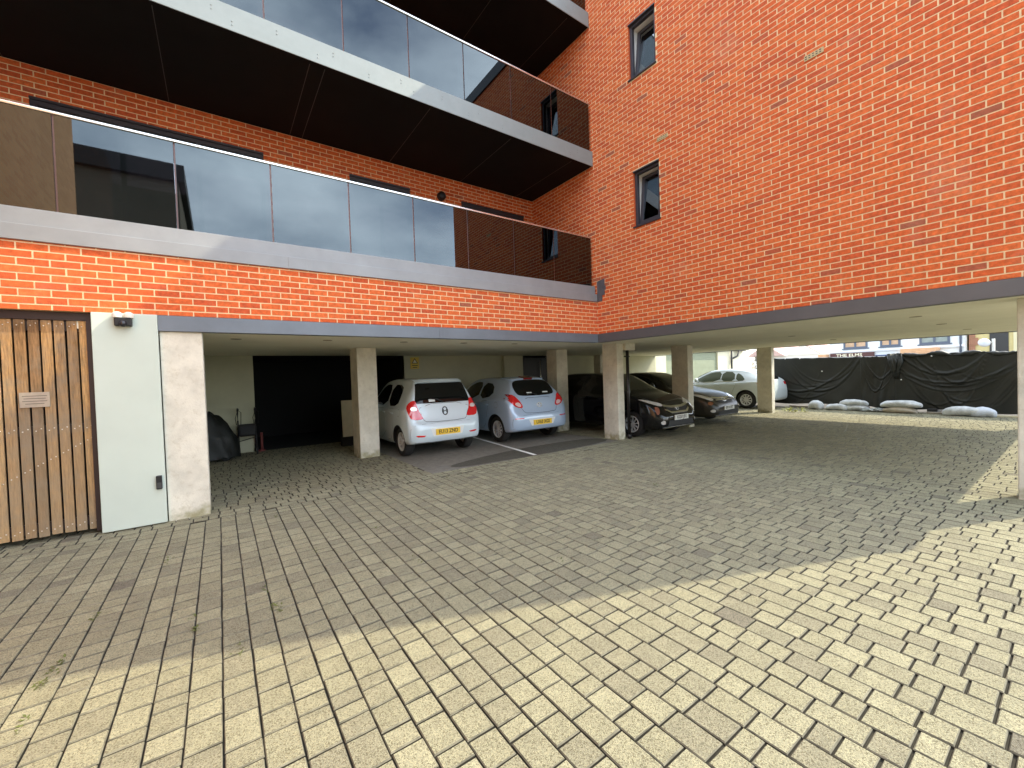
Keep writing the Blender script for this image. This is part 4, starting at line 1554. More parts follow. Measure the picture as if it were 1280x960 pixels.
hatch_common(c, M['carglass'], {2.0: [(1.9, .30), (1.86, .93), (2.9, .91), (3.15, .3)], 1.3: [(1.42, .30), (1.3, .75), (1.2, .95), (1.8, .94), (1.86, .30)]},
             [[(1.93, .98), (1.9, 1.36), (2.25, 1.36), (2.6, 1.24), (3.05, .98)], [(.95, 1.02), (1.4, 1.34), (1.86, 1.36), (1.86, .97)]],
             (2.0, 1.3), .86, bronze)
c.patch('bonnet', 'z', [(3.3, -.72), (3.3, .72), (4.0, .70), (4.4, .46), (4.47, 0), (4.4, -.46), (4.0, -.70)], bronze, off=.004, rnd=1)
c.patch('windscreen', 'z', [(2.42, -.50), (3.2, -.64), (3.28, 0), (3.2, .64), (2.42, .50)], M['carglass'], off=.004)
c.mirror_x('headlight', 'x+', [(.46, .67), (.48, .72), (.62, .79), (.80, .84), (.81, .79), (.72, .70), (.60, .645)], M['clear_lens'], off=.008, rnd=1, step=.04)
c.mirror_x('painted_reflection', 'x+', [(.60, .62), (.70, .64), (.74, .56), (.66, .53)], mat('amber_reflection', (0.36, 0.15, 0.08), 0.2, 0.3, coat=1), off=.006, rnd=1, step=.05)  # amber reflections at the front corners, put in as coloured patches
gr = c.patch('grille', 'x+', [(-.46, .72), (-.40, .62), (-.28, .58), (.28, .58), (.40, .62), (.46, .72)], M['trim'], off=.010, rnd=1)
c.patch('chrome_bar', 'x+', [(-.48, .735), (-.2, .715), (.2, .715), (.48, .735), (.48, .70), (.2, .68), (-.2, .68), (-.48, .70)], M['chrome'], gr, off=.018, step=.05)
c.patch('chrome_bar', 'x+', [(-.42, .66), (.42, .66), (.42, .645), (-.42, .645)], M['chrome'], gr, off=.018, step=.05)
c.emblem('x+', 0, .655, 'oval', gr, .095)
bp = c.patch('bumper', 'x+', [(-.76, .54), (-.78, .34), (-.66, .24), (.66, .24), (.78, .34), (.76, .54), (.46, .57), (-.46, .57)], bronze, off=.006, rnd=1)
c.patch('lower_intake', 'x+', [(-.5, .38), (-.55, .27), (.55, .27), (.5, .38)], M['trim'], bp, off=.010)
c.mirror_x('fog_light', 'x+', [(.60, .35), (.60, .41), (.66, .43), (.71, .39), (.68, .34)], M['clear_lens'], parent=bp, off=.012, rnd=1, step=.05)
c.patch('chrome_bar', 'x+', [(-.6, .245), (-.6, .26), (.6, .26), (.6, .245)], M['chrome'], bp, off=.02)
c.plate('x+', 0, .445, 'BF14 HFT', M['white_plate'], bp, proud=.03)
c.mirror_pair(2.85, 1.02, bronze)
c.patch('rear_window', 'z', [(.72, -.50), (1.3, -.48), (1.3, .48), (.72, .50)], M['carglass'], off=.004)
c.place(11.45, 5.87 + L / 2, -90)

# ---------------------------------------------------------------- pale silver hatchback side-on by the fence
pale = paint('pale_silver_paint', (0.56, 0.62, 0.62), 0.08, 0.34, 0.4)
L = 4.35
keys = [(0, .62, .38, .62, .66, .5), (.05, .76, .32, .78, .86, .6), (.12, .83, .28, .92, 1.02, .63), (.24, .86, .25, .99, 1.13, .62), (.5, .88, .23, 1.01, 1.28, .58), (.85, .89, .21, 1.0, 1.41, .55),
        (1.3, .89, .2, .98, 1.475, .555), (1.8, .89, .2, .96, 1.49, .56), (2.25, .89, .2, .94, 1.45, .55), (2.7, .89, .2, .92, 1.30, .56), (3.1, .885, .2, .91, 1.06, .62), (3.3, .88, .2, .89, .97, .64),
        (3.7, .86, .2, .83, .89, .62), (4.05, .80, .2, .73, .78, .56), (4.25, .70, .21, .6, .64, .5), (4.35, .56, .25, .5, .52, .4)]
c = Car('pale_hatchback', 'pale silver hatchback standing side on in the sun beside the black sheeted fence', L, keys, pale, .325, (.80, 3.45), 1.73, (10, .022))
hatch_common(c, M['carglass_light'], {1.9: [(1.8, .30), (1.76, .95), (2.8, .92), (2.98, .3)], 1.25: [(1.4, .30), (1.25, .72), (1.1, .98), (1.7, .96), (1.76, .30)]},
             [[(1.80, 1.0), (1.78, 1.39), (2.2, 1.37), (2.55, 1.24), (3.0, .98)], [(1.22, 1.02), (1.28, 1.36), (1.75, 1.395), (1.75, 1.0)], [(.82, 1.04), (1.0, 1.24), (1.22, 1.34), (1.17, 1.02)]],
             (1.9, 1.25), .90, pale)
c.sides('window_trim', [(.80, 1.022), (3.0, .965), (3.0, .98), (.80, 1.035)], M['chrome'], off=.008)
tl = [(.80, .98), (.86, .87), (.70, .85), (.50, .86), (.55, .96)]
c.mirror_x('tail_light', 'x-', tl, M['red_lens'], off=.01, rnd=1, step=.04)
c.sides('tail_light', [(.05, .86), (.07, .97), (.30, 1.0), (.42, .95), (.36, .87)], M['red_lens'], off=.008, rnd=1, step=.04)
tg = c.patch('tailgate', 'x-', [(-.58, .98), (-.5, .70), (.5, .70), (.58, .98)], pale, off=.004, rnd=1)
c.patch('rear_window', 'x-', [(-.58, 1.06), (-.5, 1.36), (.5, 1.36), (.58, 1.06)], M['carglass'], tg, off=.006, rnd=1)
bp = c.patch('bumper', 'x-', [(-.78, .62), (-.8, .4), (-.74, .31), (.74, .31), (.8, .4), (.78, .62), (.4, .66), (-.4, .66)], pale, off=.008, rnd=1)
c.patch('windscreen', 'z', [(2.3, -.51), (3.05, -.62), (3.05, .62), (2.3, .51)], M['carglass'], off=.004)
c.mirror_pair(2.72, 1.02, pale)
c.place(16.79, 6.72 + L / 2, 90)

# ================================================================== store corner: covered scooter and walking frame
SCO = empty('covered_scooter', (-.34, 10.35, 0), 'mobility scooter hidden under a draped black cover in the left undercroft corner', 'scooter')
b = MB()
nu, nv = 48, 26
grid = []
for j in range(nv + 1):
    t = j / nv
    row = []
    for i in range(nu):
        a = 2 * math.pi * i / nu
        ca, sa = math.cos(a), math.sin(a)
        e = .7
        ex, ey = math.copysign(abs(ca) ** e, ca), math.copysign(abs(sa) ** e, sa)
        rr_ = min(1.0, (t * 1.7) ** .6)
        rr_ *= 1 + .10 * max(0, t - .5)
        px_, py_ = ex * .60 * rr_, ey * .37 * rr_
        top = .97 - .10 * max(0, px_ + .1) - .30 * max(0, px_ - .10) ** 1.2 + .02 * math.sin(px_ * 13)
        hem = .13 + .05 * math.sin(a * 3 + 1) + .03 * math.sin(a * 8)
        k = max(0, (t - .38) / .62)
        z = top + (hem - top) * k ** .95 - .12 * min(1, t / .4) ** 3
        fold = 1 + (.07 * math.sin(a * 10 + 3 * math.sin(t * 4)) + .05 * math.sin(a * 19 + 1.3 + t * 5)) * max(0, t - .3)
        row.append(b.bm.verts.new((-.34 + px_ * fold, 10.35 + py_ * fold, max(z, .06) + (.03 * math.sin(a * 5 + t * 9) + .03 * math.sin(px_ * 21 + 1) * math.cos(py_ * 17)) * (1 - k))))
    grid.append(row)
for j in range(nv):
    for i in range(nu):
        f = b.bm.faces.new([grid[j][i], grid[j][(i + 1) % nu], grid[j + 1][(i + 1) % nu], grid[j + 1][i]])
        f.smooth = True
b.build('cover', mat('black_waterproof_cover', (0.007, 0.009, 0.008), 0.6, bump=0.9, bscale=9), SCO)
for (x, y) in ((-.72, 10.12), (.06, 10.08), (-.72, 10.6), (.06, 10.6)):
    b = MB()
    b.lathe([(.03, -.03), (.075, -.036), (.095, -.028), (.10, 0), (.095, .028), (.075, .036), (.03, .03)], (x, y, .10), 'y', 24)
    b.build('wheel', M['tyre'], SCO)
b = MB()
b.box(-.75, .1, 10.2, 10.5, .14, .2)
b.build('chassis', M['black'], SCO)

RO = empty('walking_frame', (.44, 10.75, 0), 'wheeled walking frame with red tubes and a dark bag beside the covered scooter', 'walking frame')
redm = mat('dark_red_tube', (0.30, 0.035, 0.03), 0.3, 0.3, coat=.5)
b = MB()
for x in (.30, .62):
    b.tube([(x, 10.52, .12), (x, 10.68, .5), (x, 10.8, .66)], .014)
    b.tube([(x, 10.98, .12), (x, 10.86, .5), (x, 10.78, .74)], .014)
    b.tube([(x, 10.78, .55), (x, 10.80, .97), (x, 10.72, 1.0), (x, 10.60, .985)], .019, mi=1)
    b.tube([(x + .05, 10.7, .66), (x + .06, 10.68, .92), (x - .0, 10.62, .97), (x - .05, 10.62, .80), (x - .03, 10.68, .66)], .007, mi=1)
b.tube([(.30, 10.76, .62), (.62, 10.76, .62)], .012)
b.tube([(.30, 10.6, .3), (.62, 10.9, .34)], .008, mi=1)
b.build('frame', [M['black'], M['black']], RO)
b = MB()
for x in (.30, .62):
    b = MB()
    b.tube([(x, 10.975, .15), (x, 10.90, .42)], .018)
    b.build('red_tube', redm, RO)
b = MB()
b.box(.29, .63, 10.55, 10.80, .40, .66)
b.build('bag', mat('black_bag', (0.012, 0.012, 0.013), 0.7), RO, bevel=.05)
for x in (.30, .62):
    for y in (10.52, 10.98):
        b = MB()
        b.lathe([(.012, -.014), (.07, -.017), (.095, -.012), (.1, 0), (.095, .012), (.07, .017), (.012, .014)], (x, y, .10), 'x', 20)
        b.lathe([(0, -.019), (.03, -.018)], (x, y, .1), 'x', 14, 1)
        b.build('wheel', [M['tyre'], M['alloy']], RO)
for x in (.30, .62):
    b = MB()
    b.tube([(x, 10.67, .998), (x, 10.56, .98)], .02)
    b.build('hand_grip', M['trim'], RO)

b = MB()
b.tube([(.74, 10.96, .03), (.74, 10.96, .42)], .028, 12)
b.lathe([(.075, 0), (.075, .03), (.03, .04)], (.74, 10.96, .0), 'z', 16)
tag(b.build('red_post', mat('faded_red_post', (0.16, 0.035, 0.03), 0.6)), 'short dark red post on a round foot at the edge of the black doorway', 'post')

# ================================================================== sheeted site fence
FX = lambda y: 17.30 + .075 * (y - 1.0)
FTOP = lambda y: 1.64 + .031 * (y - 1.2)
FE = empty('site_fence', (FX(3), 3, 0), 'temporary site fence hung with creased black plastic sheeting', 'fence')
tarp = mat('black_sheeting', (0.017, 0.0185, 0.0145), 0.45, var=0.25, vscale=3, bump=0.15, bscale=22, spec=0.45)


def sheet(y0, y1, zt0, zt1, zb0, zb1, seed, off, folds):
    rn = random.Random(seed)
    nu, nv = 110, 64
    b = MB()
    rows = []
    ph = [rn.uniform(0, 6.28) for _ in range(6)]
    for j in range(nv + 1):
        t = j / nv
        r = []
        for i in range(nu + 1):
            s = i / nu
            y = y0 + (y1 - y0) * s
            zt = zt0 + (zt1 - zt0) * s + .012 * math.sin(s * 23 + ph[0]) + .008 * math.sin(s * 57 + ph[1])
            zb = zb0 + (zb1 - zb0) * s + .03 * math.sin(s * 9 + ph[2])
            z = zt + (zb - zt) * t
            d = 0.012 * math.sin(s * 14 + t * 3 + ph[3]) * t + .010 * math.sin(s * 31 - t * 7 + ph[4]) * t
            # swags hanging between pinned points: ridges along sagging curves
            for (s0, s1, depth, amp, wd, tilt) in folds:
                if s0 < s < s1:
                    q = (s - s0) / (s1 - s0)
                    curve = depth * 4 * q * (1 - q) + tilt * q
                    e = (t - curve) / wd
                    d += amp * math.exp(-e * e) * math.sin(math.pi * q) ** .5
                    e2 = (t - curve - wd * 1.6) / (wd * .8)
                    d -= amp * .7 * math.exp(-e2 * e2) * math.sin(math.pi * q) ** .5
            d += .03 * math.sin(t * 5 + ph[5]) * math.sin(s * 6.28)
            r.append(b.bm.verts.new((FX(y) + off - d - .06 * t * t, y, z)))
        rows.append(r)
    for j in range(nv):
        for i in range(nu):
            f = b.bm.faces.new([rows[j][i], rows[j + 1][i], rows[j + 1][i + 1], rows[j][i + 1]])
            f.smooth = True
    o = b.build('sheet', tarp, FE)
    sm = o.modifiers.new('solid', 'SOLIDIFY')
    sm.thickness = .004
    return o


rf = random.Random(8)


def swags(n, dmin, dmax):
    out = []
    for k in range(n):
        s0 = rf.choice((0, 0, .05, .1, .3))
        out.append((s0, rf.choice((.7, .9, 1.0, 1.0)), rf.uniform(dmin, dmax), rf.uniform(.014, .04), rf.uniform(.010, .026), rf.uniform(-.15, .35)))
    return out


sheet(4.52, 7.9, 1.74, 1.85, .10, .14, 1, -.02, swags(7, .35, .95))
sheet(3.50, 4.56, 1.72, 1.745, .08, .10, 2, -.04, swags(3, .35, .8))
sheet(0.9, 3.66, 1.70, 1.78, .05, .08, 3, -.075, swags(13, .3, .95))
sheet(-3.2, 0.98, 1.52, 1.66, .04, .05, 4, -.05, swags(8, .3, .9))
# gathered tail of the loose sheet over the fence top
b = MB()
for k in range(7):
    y = 3.62 + .045 * k - .1
    b.tube([(FX(3.6) - .13 - .012 * (k % 3), y + .02, 1.80), (FX(3.6) - .17 - .02 * (k % 2), y - .03, 1.55), (FX(3.6) - .16, 3.58 + .02 * k, 1.25), (FX(3.6) - .12, 3.57 + .015 * k, 1.0)],
           [.045, .05, .035, .012], 8)
b.build('gathered_sheet', tarp, FE)
b = MB()
rn = random.Random(31)
pts, rs = [], []
for k in range(60):
    y = .85 + k * .047
    pts.append((FX(y) - .07 + rn.uniform(-.02, .02), y, FTOP(y) + .045 + .03 * math.sin(k * .35) + rn.uniform(-.012, .012)))
    rs.append(.05 + .025 * math.sin(k * .5 + 1) + rn.uniform(-.008, .008))
b.tube(pts, rs, 9)
b.build('rolled_edge', tarp, FE, smooth=True)
pm = mat('galvanised_tube', (0.4, 0.4, 0.38), 0.45, 0.7)
for y in (7.85, 4.54, 3.56, 1.0, -2.0):
    b = MB()
    b.tube([(FX(y) + .04, y, 0.0), (FX(y) + .04, y, FTOP(y) + .03)], .021, 10)
    b.build('post', pm, FE)
b = MB()
b.tube([(FX(7.85) + .04, 7.85, .22), (FX(-3) + .04, -3, .22)], .018, 8)
b.build('rail', pm, FE)
b = MB()
b.tube([(FX(7.85) + .04, 7.85, FTOP(7.85)), (FX(-3) + .04, -3, FTOP(-3))], .018, 8)
b.build('rail', pm, FE)
for y in (7.6, 4.54, 2.8):
    b = MB()
    b.box(FX(y) - .32, FX(y) + .4, y - .11, y + .11, 0, .12)
    b.build('foot_block', mat('rubber_foot', (0.02, 0.02, 0.02), 0.8), FE, bevel=.02)
for (y, z) in ((6.85, 1.80), (6.35, 1.785), (5.65, 1.30), (2.83, 1.68), (3.52, .98)):
    b = MB()
    b.lathe([(0, -.016), (.016, -.012), (.02, 0)], (FX(y) - .1, y, z), 'x', 12)
    b.build('eyelet', mat('white_tie', (0.8, 0.8, 0.75), 0.5), FE)


def ground_pt(px, py):
    """photo pixel to ground metres, used only to read positions off the photograph"""
    v = c_right * ((px - 640) / FPX) - c_up * ((py - 480) / FPX) + fwd
    t = -CAM_H / v.z
    return v.x * t, v.y * t


sackm = mat('white_sack', (0.56, 0.58, 0.58), 0.85, var=0.28, vscale=7, bump=0.5, bscale=45)


def sack(x, y, z, rot, l, w, h, label, seed, mt=None, sag=0.05):
    rn = random.Random(seed)
    b = MB()
    nu, nv = 30, 18
    rows = []
    ph = [rn.uniform(0, 6.28) for _ in range(4)]
    for j in range(nv + 1):
        ph_ = math.pi * j / nv - math.pi / 2
        r = []
        for i in range(nu):
            a = 2 * math.pi * i / nu
            cx, cz = math.cos(a), math.sin(a)
            e = .75
            px = math.copysign(abs(math.sin(ph_)) ** .55, math.sin(ph_)) * l / 2
            rad_ = max(abs(math.cos(ph_)) ** .45, .02)
            py = math.copysign(abs(cx) ** .8, cx) * w / 2 * rad_
            pz = math.copysign(abs(cz) ** .9, cz) * h / 2 * (abs(math.cos(ph_)) ** .7)
            wob = 1 + .07 * math.sin(a * 3 + ph[0] + px * 9) + .05 * math.sin(px * 23 + ph[1] + a)
            pz = pz * wob + sag * (1 - (px / (l / 2)) ** 2) - sag
            r.append(b.bm.verts.new((px, py * wob, max(pz + h / 2, 0) + (0.004 * math.sin(px * 40)))))
        rows.append(r)
    for j in range(nv):
        for i in range(nu):
            f = b.bm.faces.new([rows[j][i], rows[j][(i + 1) % nu], rows[j + 1][(i + 1) % nu], rows[j + 1][i]])
            f.smooth = True
    bmesh.ops.transform(b.bm, matrix=Matrix.Rotation(rad(rot), 4, 'Z'), verts=b.bm.verts)
    o = b.build('sandbag', mt or sackm)
    o.location = (x, y, z)
    return tag(o, label, 'sandbag', 'white sandbags along the fence')


sack(*ground_pt(1020, 511.5), 0, 70, .42, .32, .31, 'upright crumpled white sandbag, leftmost at the fence foot', 1)
sack(*ground_pt(1046, 512.5), 0, 96, .60, .34, .22, 'single white sandbag lying flat between the crumpled one and the stacked pair', 2)
x_, y_ = ground_pt(1070, 513)
sack(x_, y_, 0, 92, .66, .38, .19, 'lower white sandbag of the pair lying right of the flat single one', 3)
sack(x_ + .02, y_ + .06, .17, 95, .74, .36, .19, 'upper white sandbag of the pair lying right of the flat single one', 4)
x_, y_ = ground_pt(1126, 516)
sack(x_, y_ + .02, 0, 88, .78, .40, .19, 'lower buff sandbag of the pair under the gathered sheet tail', 5, mat('buff_sack', (0.50, 0.44, 0.35), 0.88, var=0.15, vscale=9, bump=0.5, bscale=45))
sack(x_ + .02, y_, .17, 91, .94, .40, .21, 'upper white sandbag of the pair under the gathered sheet tail', 6)
x_, y_ = ground_pt(1206, 520)
sack(x_, y_, 0, 86, .86, .38, .26, 'long white sandbag lying alone near the right end of the sheeting', 7)
x_, y_ = ground_pt(1229, 521)
sack(x_, y_, 0, 100, .48, .36, .26, 'short bluish white sandbag touching the long one at its right', 8, mat('bluish_sack', (0.58, 0.62, 0.68), 0.8, var=0.12, vscale=9, bump=0.5, bscale=45))

mw = mat('weathered_plank', (0.30, 0.26, 0.20), 0.85, var=0.3, vscale=7)
for (px, py, ln, rot, label, col) in ((1195, 518.5, 1.2, 93, 'grey timber plank on the ground left of the long sandbag', mw),
                                      (1005, 509, 1.0, 88, 'grey timber plank on the ground left of the crumpled sandbag', mw),
                                      (1248, 521.5, 1.3, 85, 'pale cream plank on the ground at the right end of the fence', mat('cream_plank', (0.6, 0.54, 0.38), 0.8, var=.1))):
    x_, y_ = ground_pt(px, py)
    b = MB()
    b.box(-ln / 2, ln / 2, -.075, .075, 0, .045)
    o = b.build('plank', col, bevel=.004)
    o.location = (x_ + .12, y_, 0)
    o.rotation_euler = (0, 0, rad(rot))
    tag(o, label, 'plank', 'planks at the foot of the fence')
x_, y_ = ground_pt(1095, 514.5)
b = MB()
rn = random.Random(3)
pts = {}
for i in range(17):
    for j in range(9):
        pts[i, j] = b.bm.verts.new((rn.uniform(-.02, .02) + (j - 4) * .045, (i - 8) * .05 + rn.uniform(-.01, .01), .03 + .11 * rn.random() * (1 - abs(i - 8) / 9)))
for i in range(16):
    for j in range(8):
        b.bm.faces.new([pts[i, j], pts[i + 1, j], pts[i + 1, j + 1], pts[i, j + 1]])
o = b.build('plastic_sheet', mat('clear_grey_polythene', (0.34, 0.37, 0.34), 0.25, spec=.7))
o.location = (x_, y_, 0)
o.modifiers.new('solid', 'SOLIDIFY').thickness = .004
tag(o, 'crumpled grey polythene lying between the two sandbag pairs', 'sheet')
x_, y_ = ground_pt(1042, 508)
b = MB()
b.box(-.03, .03, -.10, .10, 0, .30, mtx=Matrix.Rotation(rad(14), 4, 'X'))
o = b.build('wood_offcut', mat('brown_offcut', (0.36, 0.25, 0.12), 0.8, var=.2))
o.location = (x_ + .15, y_, 0.02)
tag(o, 'brown and cream wood offcut standing behind the flat sandbag', 'offcut')


def leaf_mb(b, p, d, l, w, mi=0):
    d = d.normalized()
    s = d.cross(Vector((0, 0, 1)))
    if s.length < .01:
        s = Vector((1, 0, 0))
    s.normalize()
    m = p + d * l * .5 + Vector((0, 0, l * .08))
    f = b.bm.faces.new([b.bm.verts.new(q) for q in (p, m + s * w, p + d * l - Vector((0, 0, l * .1)), m - s * w)])
    f.material_index = mi


weedm = mat('weed_leaf', (0.30, 0.32, 0.05), 0.6, var=.3, vscale=12)
for k, (px, py, n, lab) in enumerate(((986, 515, 60, 'bushier yellow green weed growing at the foot of the black fence'),
                                      (1001, 515.5, 34, 'smaller yellow green weed just right of the bushier one by the fence'))):
    x_, y_ = ground_pt(px, py)
    rn = random.Random(50 + k)
    b = MB()
    for i in range(n):
        a = rn.uniform(0, 6.28)
        rr_ = rn.random() ** .6 * .17
        z = rn.random() * .20 * (1 - rr_ / .25)
        leaf_mb(b, Vector((x_ + math.cos(a) * rr_, y_ + math.sin(a) * rr_, z)), Vector((math.cos(a), math.sin(a), rn.uniform(0, 1.0))), rn.uniform(.05, .10), rn.uniform(.012, .026))
    for i in range(5):
        a = i * 1.3
        b.tube([(x_, y_, 0), (x_ + .06 * math.cos(a), y_ + .06 * math.sin(a), .1), (x_ + .12 * math.cos(a), y_ + .12 * math.sin(a), .17)], .004, 5)
    tag(b.build('weed', weedm, normals=False), lab, 'weed', 'weeds by the fence')
rn = random.Random(77)
b = MB()
mossm = mat('moss_green', (0.10, 0.115, 0.03), 0.95, var=.3, vscale=30)
for (px, py, n, sx) in ((72, 830, 40, .05), (50, 856, 26, .03), (245, 785, 30, .02), (243, 770, 10, .02), (165, 655, 30, .06), (820, 606, 14, .05), (660, 604, 22, .09), (560, 598, 14, .06), (118, 770, 10, .04), (343, 757, 16, .02), (352, 760, 12, .03), (300, 815, 10, .05), (560, 655, 10, .06), (760, 640, 10, .06), (700, 700, 8, .05), (330, 735, 12, .05), (395, 690, 10, .05), (520, 700, 10, .05), (210, 700, 12, .05), (30, 905, 12, .05), (345, 645, 10, .04), (470, 660, 10, .05)):
    x_, y_ = ground_pt(px, py)
    for i in range(n):
        a = rn.uniform(0, 6.28)
        p = Vector((x_ + rn.gauss(0, .011), y_ + rn.gauss(0, sx), -.004))
        leaf_mb(b, p, Vector((math.cos(a), math.sin(a), rn.uniform(.1, .9))), rn.uniform(.012, .036), rn.uniform(.003, .008))
tag(b.build('moss_tufts', mossm, normals=False), 'moss and grass tufts in the paving joints', 'moss', kind='stuff')

# ================================================================== outbuilding beyond the wing
OU = empty('outbuilding', (19, 11, 0), 'low cream rendered outbuilding with a sage green garage door beyond the wing', 'building')
b = MB()
b.box(15.44, 16.2, 11.02, 11.3, 0, 2.62)
b.box(20.55, 23.8, 11.02, 11.3, 0, 2.62)
b.box(16.2, 20.55, 11.02, 11.3, 2.35, 2.62)
b.box(23.6, 23.8, 11.3, 16, 0, 2.62)
b.build('wall', M['pale_wall'], OU)
b = MB()
b.box(16.2, 20.55, 11.10, 11.16, 0, 2.35)
for k in range(1, 6):
    b.box(16.2, 20.55, 11.095, 11.105, k * .4, k * .4 + .012)
b.build('garage_door', mat('sage_green_door', (0.27, 0.30, 0.20), 0.7, var=.06), OU)
b = MB()
b.box(15.44, 21.6, 10.9, 11.02, 2.44, 2.62)
b.build('fascia_board', mat('white_fascia', (0.82, 0.80, 0.72), 0.5), OU)
b = MB()
b.tube([(21.75, 10.93, 0), (21.75, 10.93, 2.5)], .045, 10)
b.tube([(21.75, 10.93, 2.0), (22.3, 10.9, 2.15), (22.45, 10.88, 2.45)], .045, 10)
b.lathe([(.06, 0), (.10, .12), (.10, .16)], (21.75, 10.93, 2.4), 'z', 12)
b.build('drainpipe', M['trim'], OU)
b = MB()
b.box(22.1, 23.1, 10.84, 11.02, 2.42, 2.53)
b.build('gutter', M['trim'], OU)

SH = empty('shrub', (19.8, 8.6, 0), 'dark rounded shrub showing behind the pale silver hatchback by the last pillar', 'shrub')
rn = random.Random(90)
b = MB()
for i in range(900):
    a, z = rn.uniform(0, 6.28), rn.random()
    rr_ = .42 * (1 - abs(z - .5) ** 2 * 1.6) * rn.random() ** .3
    leaf_mb(b, Vector((19.8 + math.cos(a) * rr_, 8.6 + math.sin(a) * rr_, .5 + z * 1.55)), Vector((math.cos(a), math.sin(a), rn.uniform(-.3, .8))), rn.uniform(.07, .12), rn.uniform(.02, .035))
b.build('foliage', mat('dark_leaf', (0.035, 0.045, 0.025), 0.6, var=.4, vscale=7), SH, normals=False)
b = MB()
for k in range(4):
    b.tube([(19.8, 8.6, 0), (19.8 + .1 * math.cos(k * 1.6), 8.6 + .1 * math.sin(k * 1.6), .8), (19.8 + .22 * math.cos(k * 1.6), 8.6 + .22 * math.sin(k * 1.6), 1.6)], [.03, .02, .008], 6)
b.build('stem', mat('bark', (0.08, 0.06, 0.04), 0.9), SH)

# ================================================================== buildings across the street
PUB = empty('white_pub', (40, 8.5, 0), 'white rendered pub across the street with dark framed windows and a maroon name board', 'building')
PX = 40.0
wallw = mat('white_render', (0.80, 0.81, 0.78), 0.85, var=.03, vscale=.7)
b = MB()
b.box(PX, PX + 9, 5.0, 12.35, 0, 7.5)
b.build('wall', wallw, PUB)
b = MB()
b.prism([(4.7, 7.5), (12.65, 7.5), (8.7, 10.5)], (PX - .3, 0, 0), (0, 1, 0), (0, 0, 1), (9.6, 0, 0))
b.build('roof', mat('slate_roof', (0.09, 0.09, 0.10), 0.8), PUB)
b = MB()
b.box(PX - .12, PX, 4.98, 12.36, 2.46, 2.58)
b.box(PX - .08, PX, 4.98, 12.36, 2.40, 2.455)
b.build('sill_band', mat('white_band', (0.82, 0.83, 0.84), 0.6), PUB)
fb = mat('blue_grey_frame', (0.10, 0.12, 0.16), 0.5)
warm = mat('warm_blind', (0.55, 0.36, 0.22), 0.8, var=.2, vscale=2)  # plain orange-brown blind colour with noise variation
grn = mat('grey_green_blind', (0.26, 0.30, 0.27), 0.7, var=.2, vscale=3)
for (y0, y1, mm) in ((9.95, 11.42, warm), (8.10, 9.22, warm), (5.64, 7.12, grn)):
    b = MB()
    z0, z1 = 2.72, 4.3
    b.box(PX - .06, PX - .002, y0, y1, z0, z0 + .12)
    b.box(PX - .06, PX - .002, y0, y1, z1 - .1, z1)
    for yy in (y0, (y0 + y1) / 2 - .06, y1 - .12):
        b.box(PX - .062, PX - .002, yy, yy + .12, z0 + .12, z1 - .1)
    b.box(PX - .1, PX - .001, y0 - .1, y1 + .1, z0 - .08, z0 - .002)
    w = b.build('window', fb, PUB)
    b = MB()
    b.box(PX - .03, PX - .004, y0 + .1, y1 - .1, z0 + .1, z1 - .08)
    b.build('pane', mm, w)
b = MB()
b.box(PX - .16, PX - .005, 9.55, 12.25, 2.02, 2.385)
me = text_mesh('THE ELMS', .30)
b.add_mesh(me, frame_mtx((PX - .164, 11.05, 2.205), (0, -1, 0), (0, 0, 1)) @ Matrix.Diagonal((1.25, 1.0, 1, 1)), 1)
bpy.data.meshes.remove(me)
b.build('name_board', [mat('maroon_board', (0.10, 0.035, 0.03), 0.6), mat('cream_letters', (0.85, 0.78, 0.55), 0.5)], PUB)
b = MB()
b.box(PX - .5, PX - .005, 8.35, 9.4, 1.7, 2.12)
b.build('awning', mat('navy_awning', (0.03, 0.055, 0.14), 0.6), PUB)
b = MB()
b.box(PX - .9, PX - .005, 6.1, 7.95, 0, 2.46)
b.build('brick_porch', M['brick_brown'], PUB)
b = MB()
b.box(PX - .7, PX - .004, 12.36, 12.9, 0, 2.35)
b.build('brick_porch', M['brick_brown'], PUB)
b = MB()
b.tube([(PX - .08, 5.15, 0), (PX - .08, 5.15, 7)], .06, 8)
b.build('drainpipe', fb, PUB)

QB = empty('cream_building', (41, 3.5, 0), 'cream building with red brick quoins standing right of the white pub', 'building')
b = MB()
b.box(41, 48, 1.6, 4.9, 0, 7)
b.build('wall', mat('cream_render', (0.68, 0.56, 0.26), 0.85, var=.06), QB)
b = MB()
for k in range(14):
    b.box(40.93, 41, 4.9 - (.42 if k % 2 else .28), 4.9, k * .5, k * .5 + .48)
b.build('quoin', mat('red_quoin', (0.42, 0.20, 0.12), 0.85), QB)
b = MB()
b.box(40.95, 41, 3.2, 4.0, 0.6, 5)
b.build('window', mat('dark_window', (0.05, 0.05, 0.05), 0.2), QB)
b = MB()
b.box(40.9, 41.0, 2.5, 3.0, 0, 7)
b.build('pilaster', mat('pale_stone', (0.72, 0.64, 0.40), 0.85), QB)

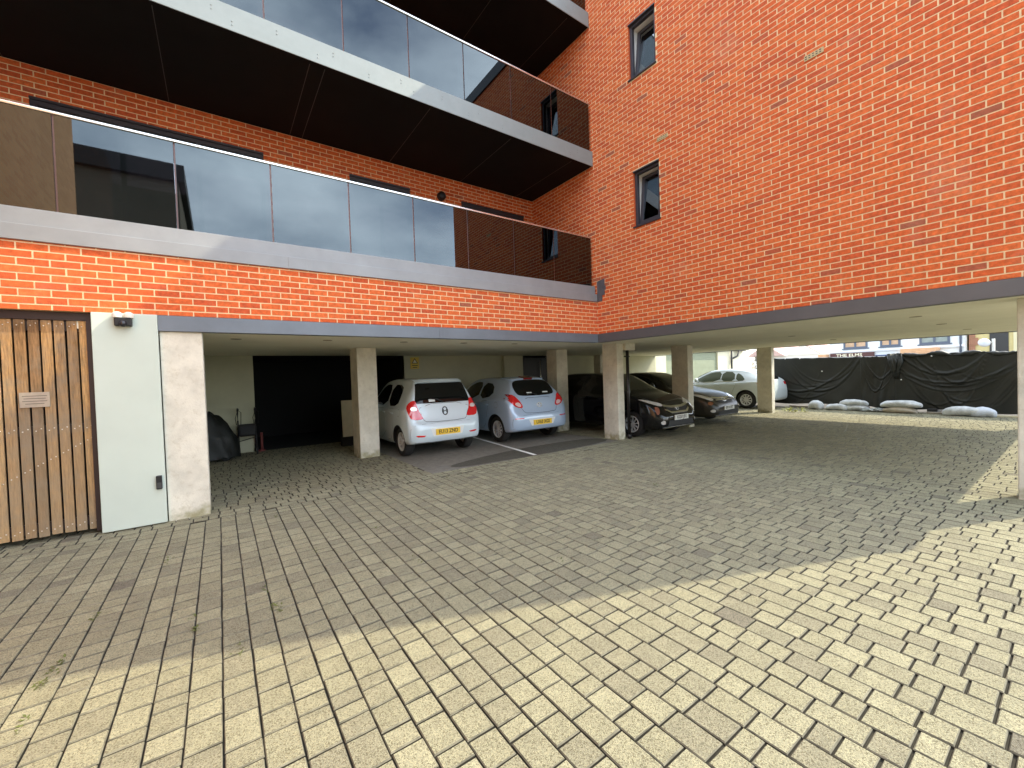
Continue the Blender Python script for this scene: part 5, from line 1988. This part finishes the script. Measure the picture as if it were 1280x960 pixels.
GB = empty('grey_building', (44, -2, 0), 'grey building with a red brick base at the right end of the street', 'building')
b = MB()
b.box(44, 52, -9, 1.5, 1.9, 8)
b.build('wall', mat('grey_render', (0.50, 0.53, 0.58), 0.8, var=.05), GB)
b = MB()
b.box(43.9, 52, -9.1, 1.6, 0, 1.9)
b.build('brick_base', mat('red_base', (0.48, 0.14, 0.07), 0.85), GB)
b = MB()
b.box(43.94, 44.0, -.2, 1.2, 2.6, 4.6)
b.build('window', mat('dark_pane', (0.06, 0.07, 0.09), 0.15), GB)

DI = empty('dish', (33, 3.2, 0), 'round white dish on a pale post rising above the black sheeting', 'dish')
b = MB()
prof = [(0, .14), (.2, .11), (.36, .04), (.46, -.05), (.47, -.04), (.37, .06), (.2, .14), (0, .17)]
b.lathe(prof, (0, 0, 0), 'z', 28)
bmesh.ops.transform(b.bm, matrix=Matrix.Translation((33, 3.4, 2.42)) @ Matrix.Scale(.5, 4) @ Matrix.Rotation(rad(-70), 4, 'Y') @ Matrix.Rotation(rad(20), 4, 'X'), verts=b.bm.verts)
b.build('reflector', mat('white_dish', (0.55, 0.56, 0.58), 0.5), DI, smooth=True)
b = MB()
b.tube([(33.15, 3.1, 0), (33.15, 3.1, 2.6)], .06, 10)
b.tube([(33.15, 3.1, 2.4), (33.05, 3.35, 2.42)], .04, 8)
b.build('post', mat('pale_post', (0.5, 0.48, 0.42), 0.5), DI)

RH = empty('red_roofed_house', (62, 24, 0), 'distant cream house with a red tiled roof and twin gables left of the white pub', 'house')
b = MB()
b.box(60, 72, 18.5, 27, 0, 2.9)
b.prism([(19.6, 2.9), (23.0, 2.9), (21.3, 4.15)], (59.9, 0, 0), (0, 1, 0), (0, 0, 1), (.2, 0, 0))
b.build('wall', mat('cream_house', (0.76, 0.70, 0.60), 0.85), RH)
b = MB()
b.prism([(19.4, 2.9), (23.2, 2.9), (21.3, 4.3)], (60.2, 0, 0), (0, 1, 0), (0, 0, 1), (12, 0, 0))
b.prism([(23.2, 2.9), (28, 2.9), (25.6, 4.5)], (59.6, 0, 0), (0, 1, 0), (0, 0, 1), (12, 0, 0))
b.build('roof', mat('red_tiles', (0.55, 0.36, 0.30), 0.85, var=.1), RH)
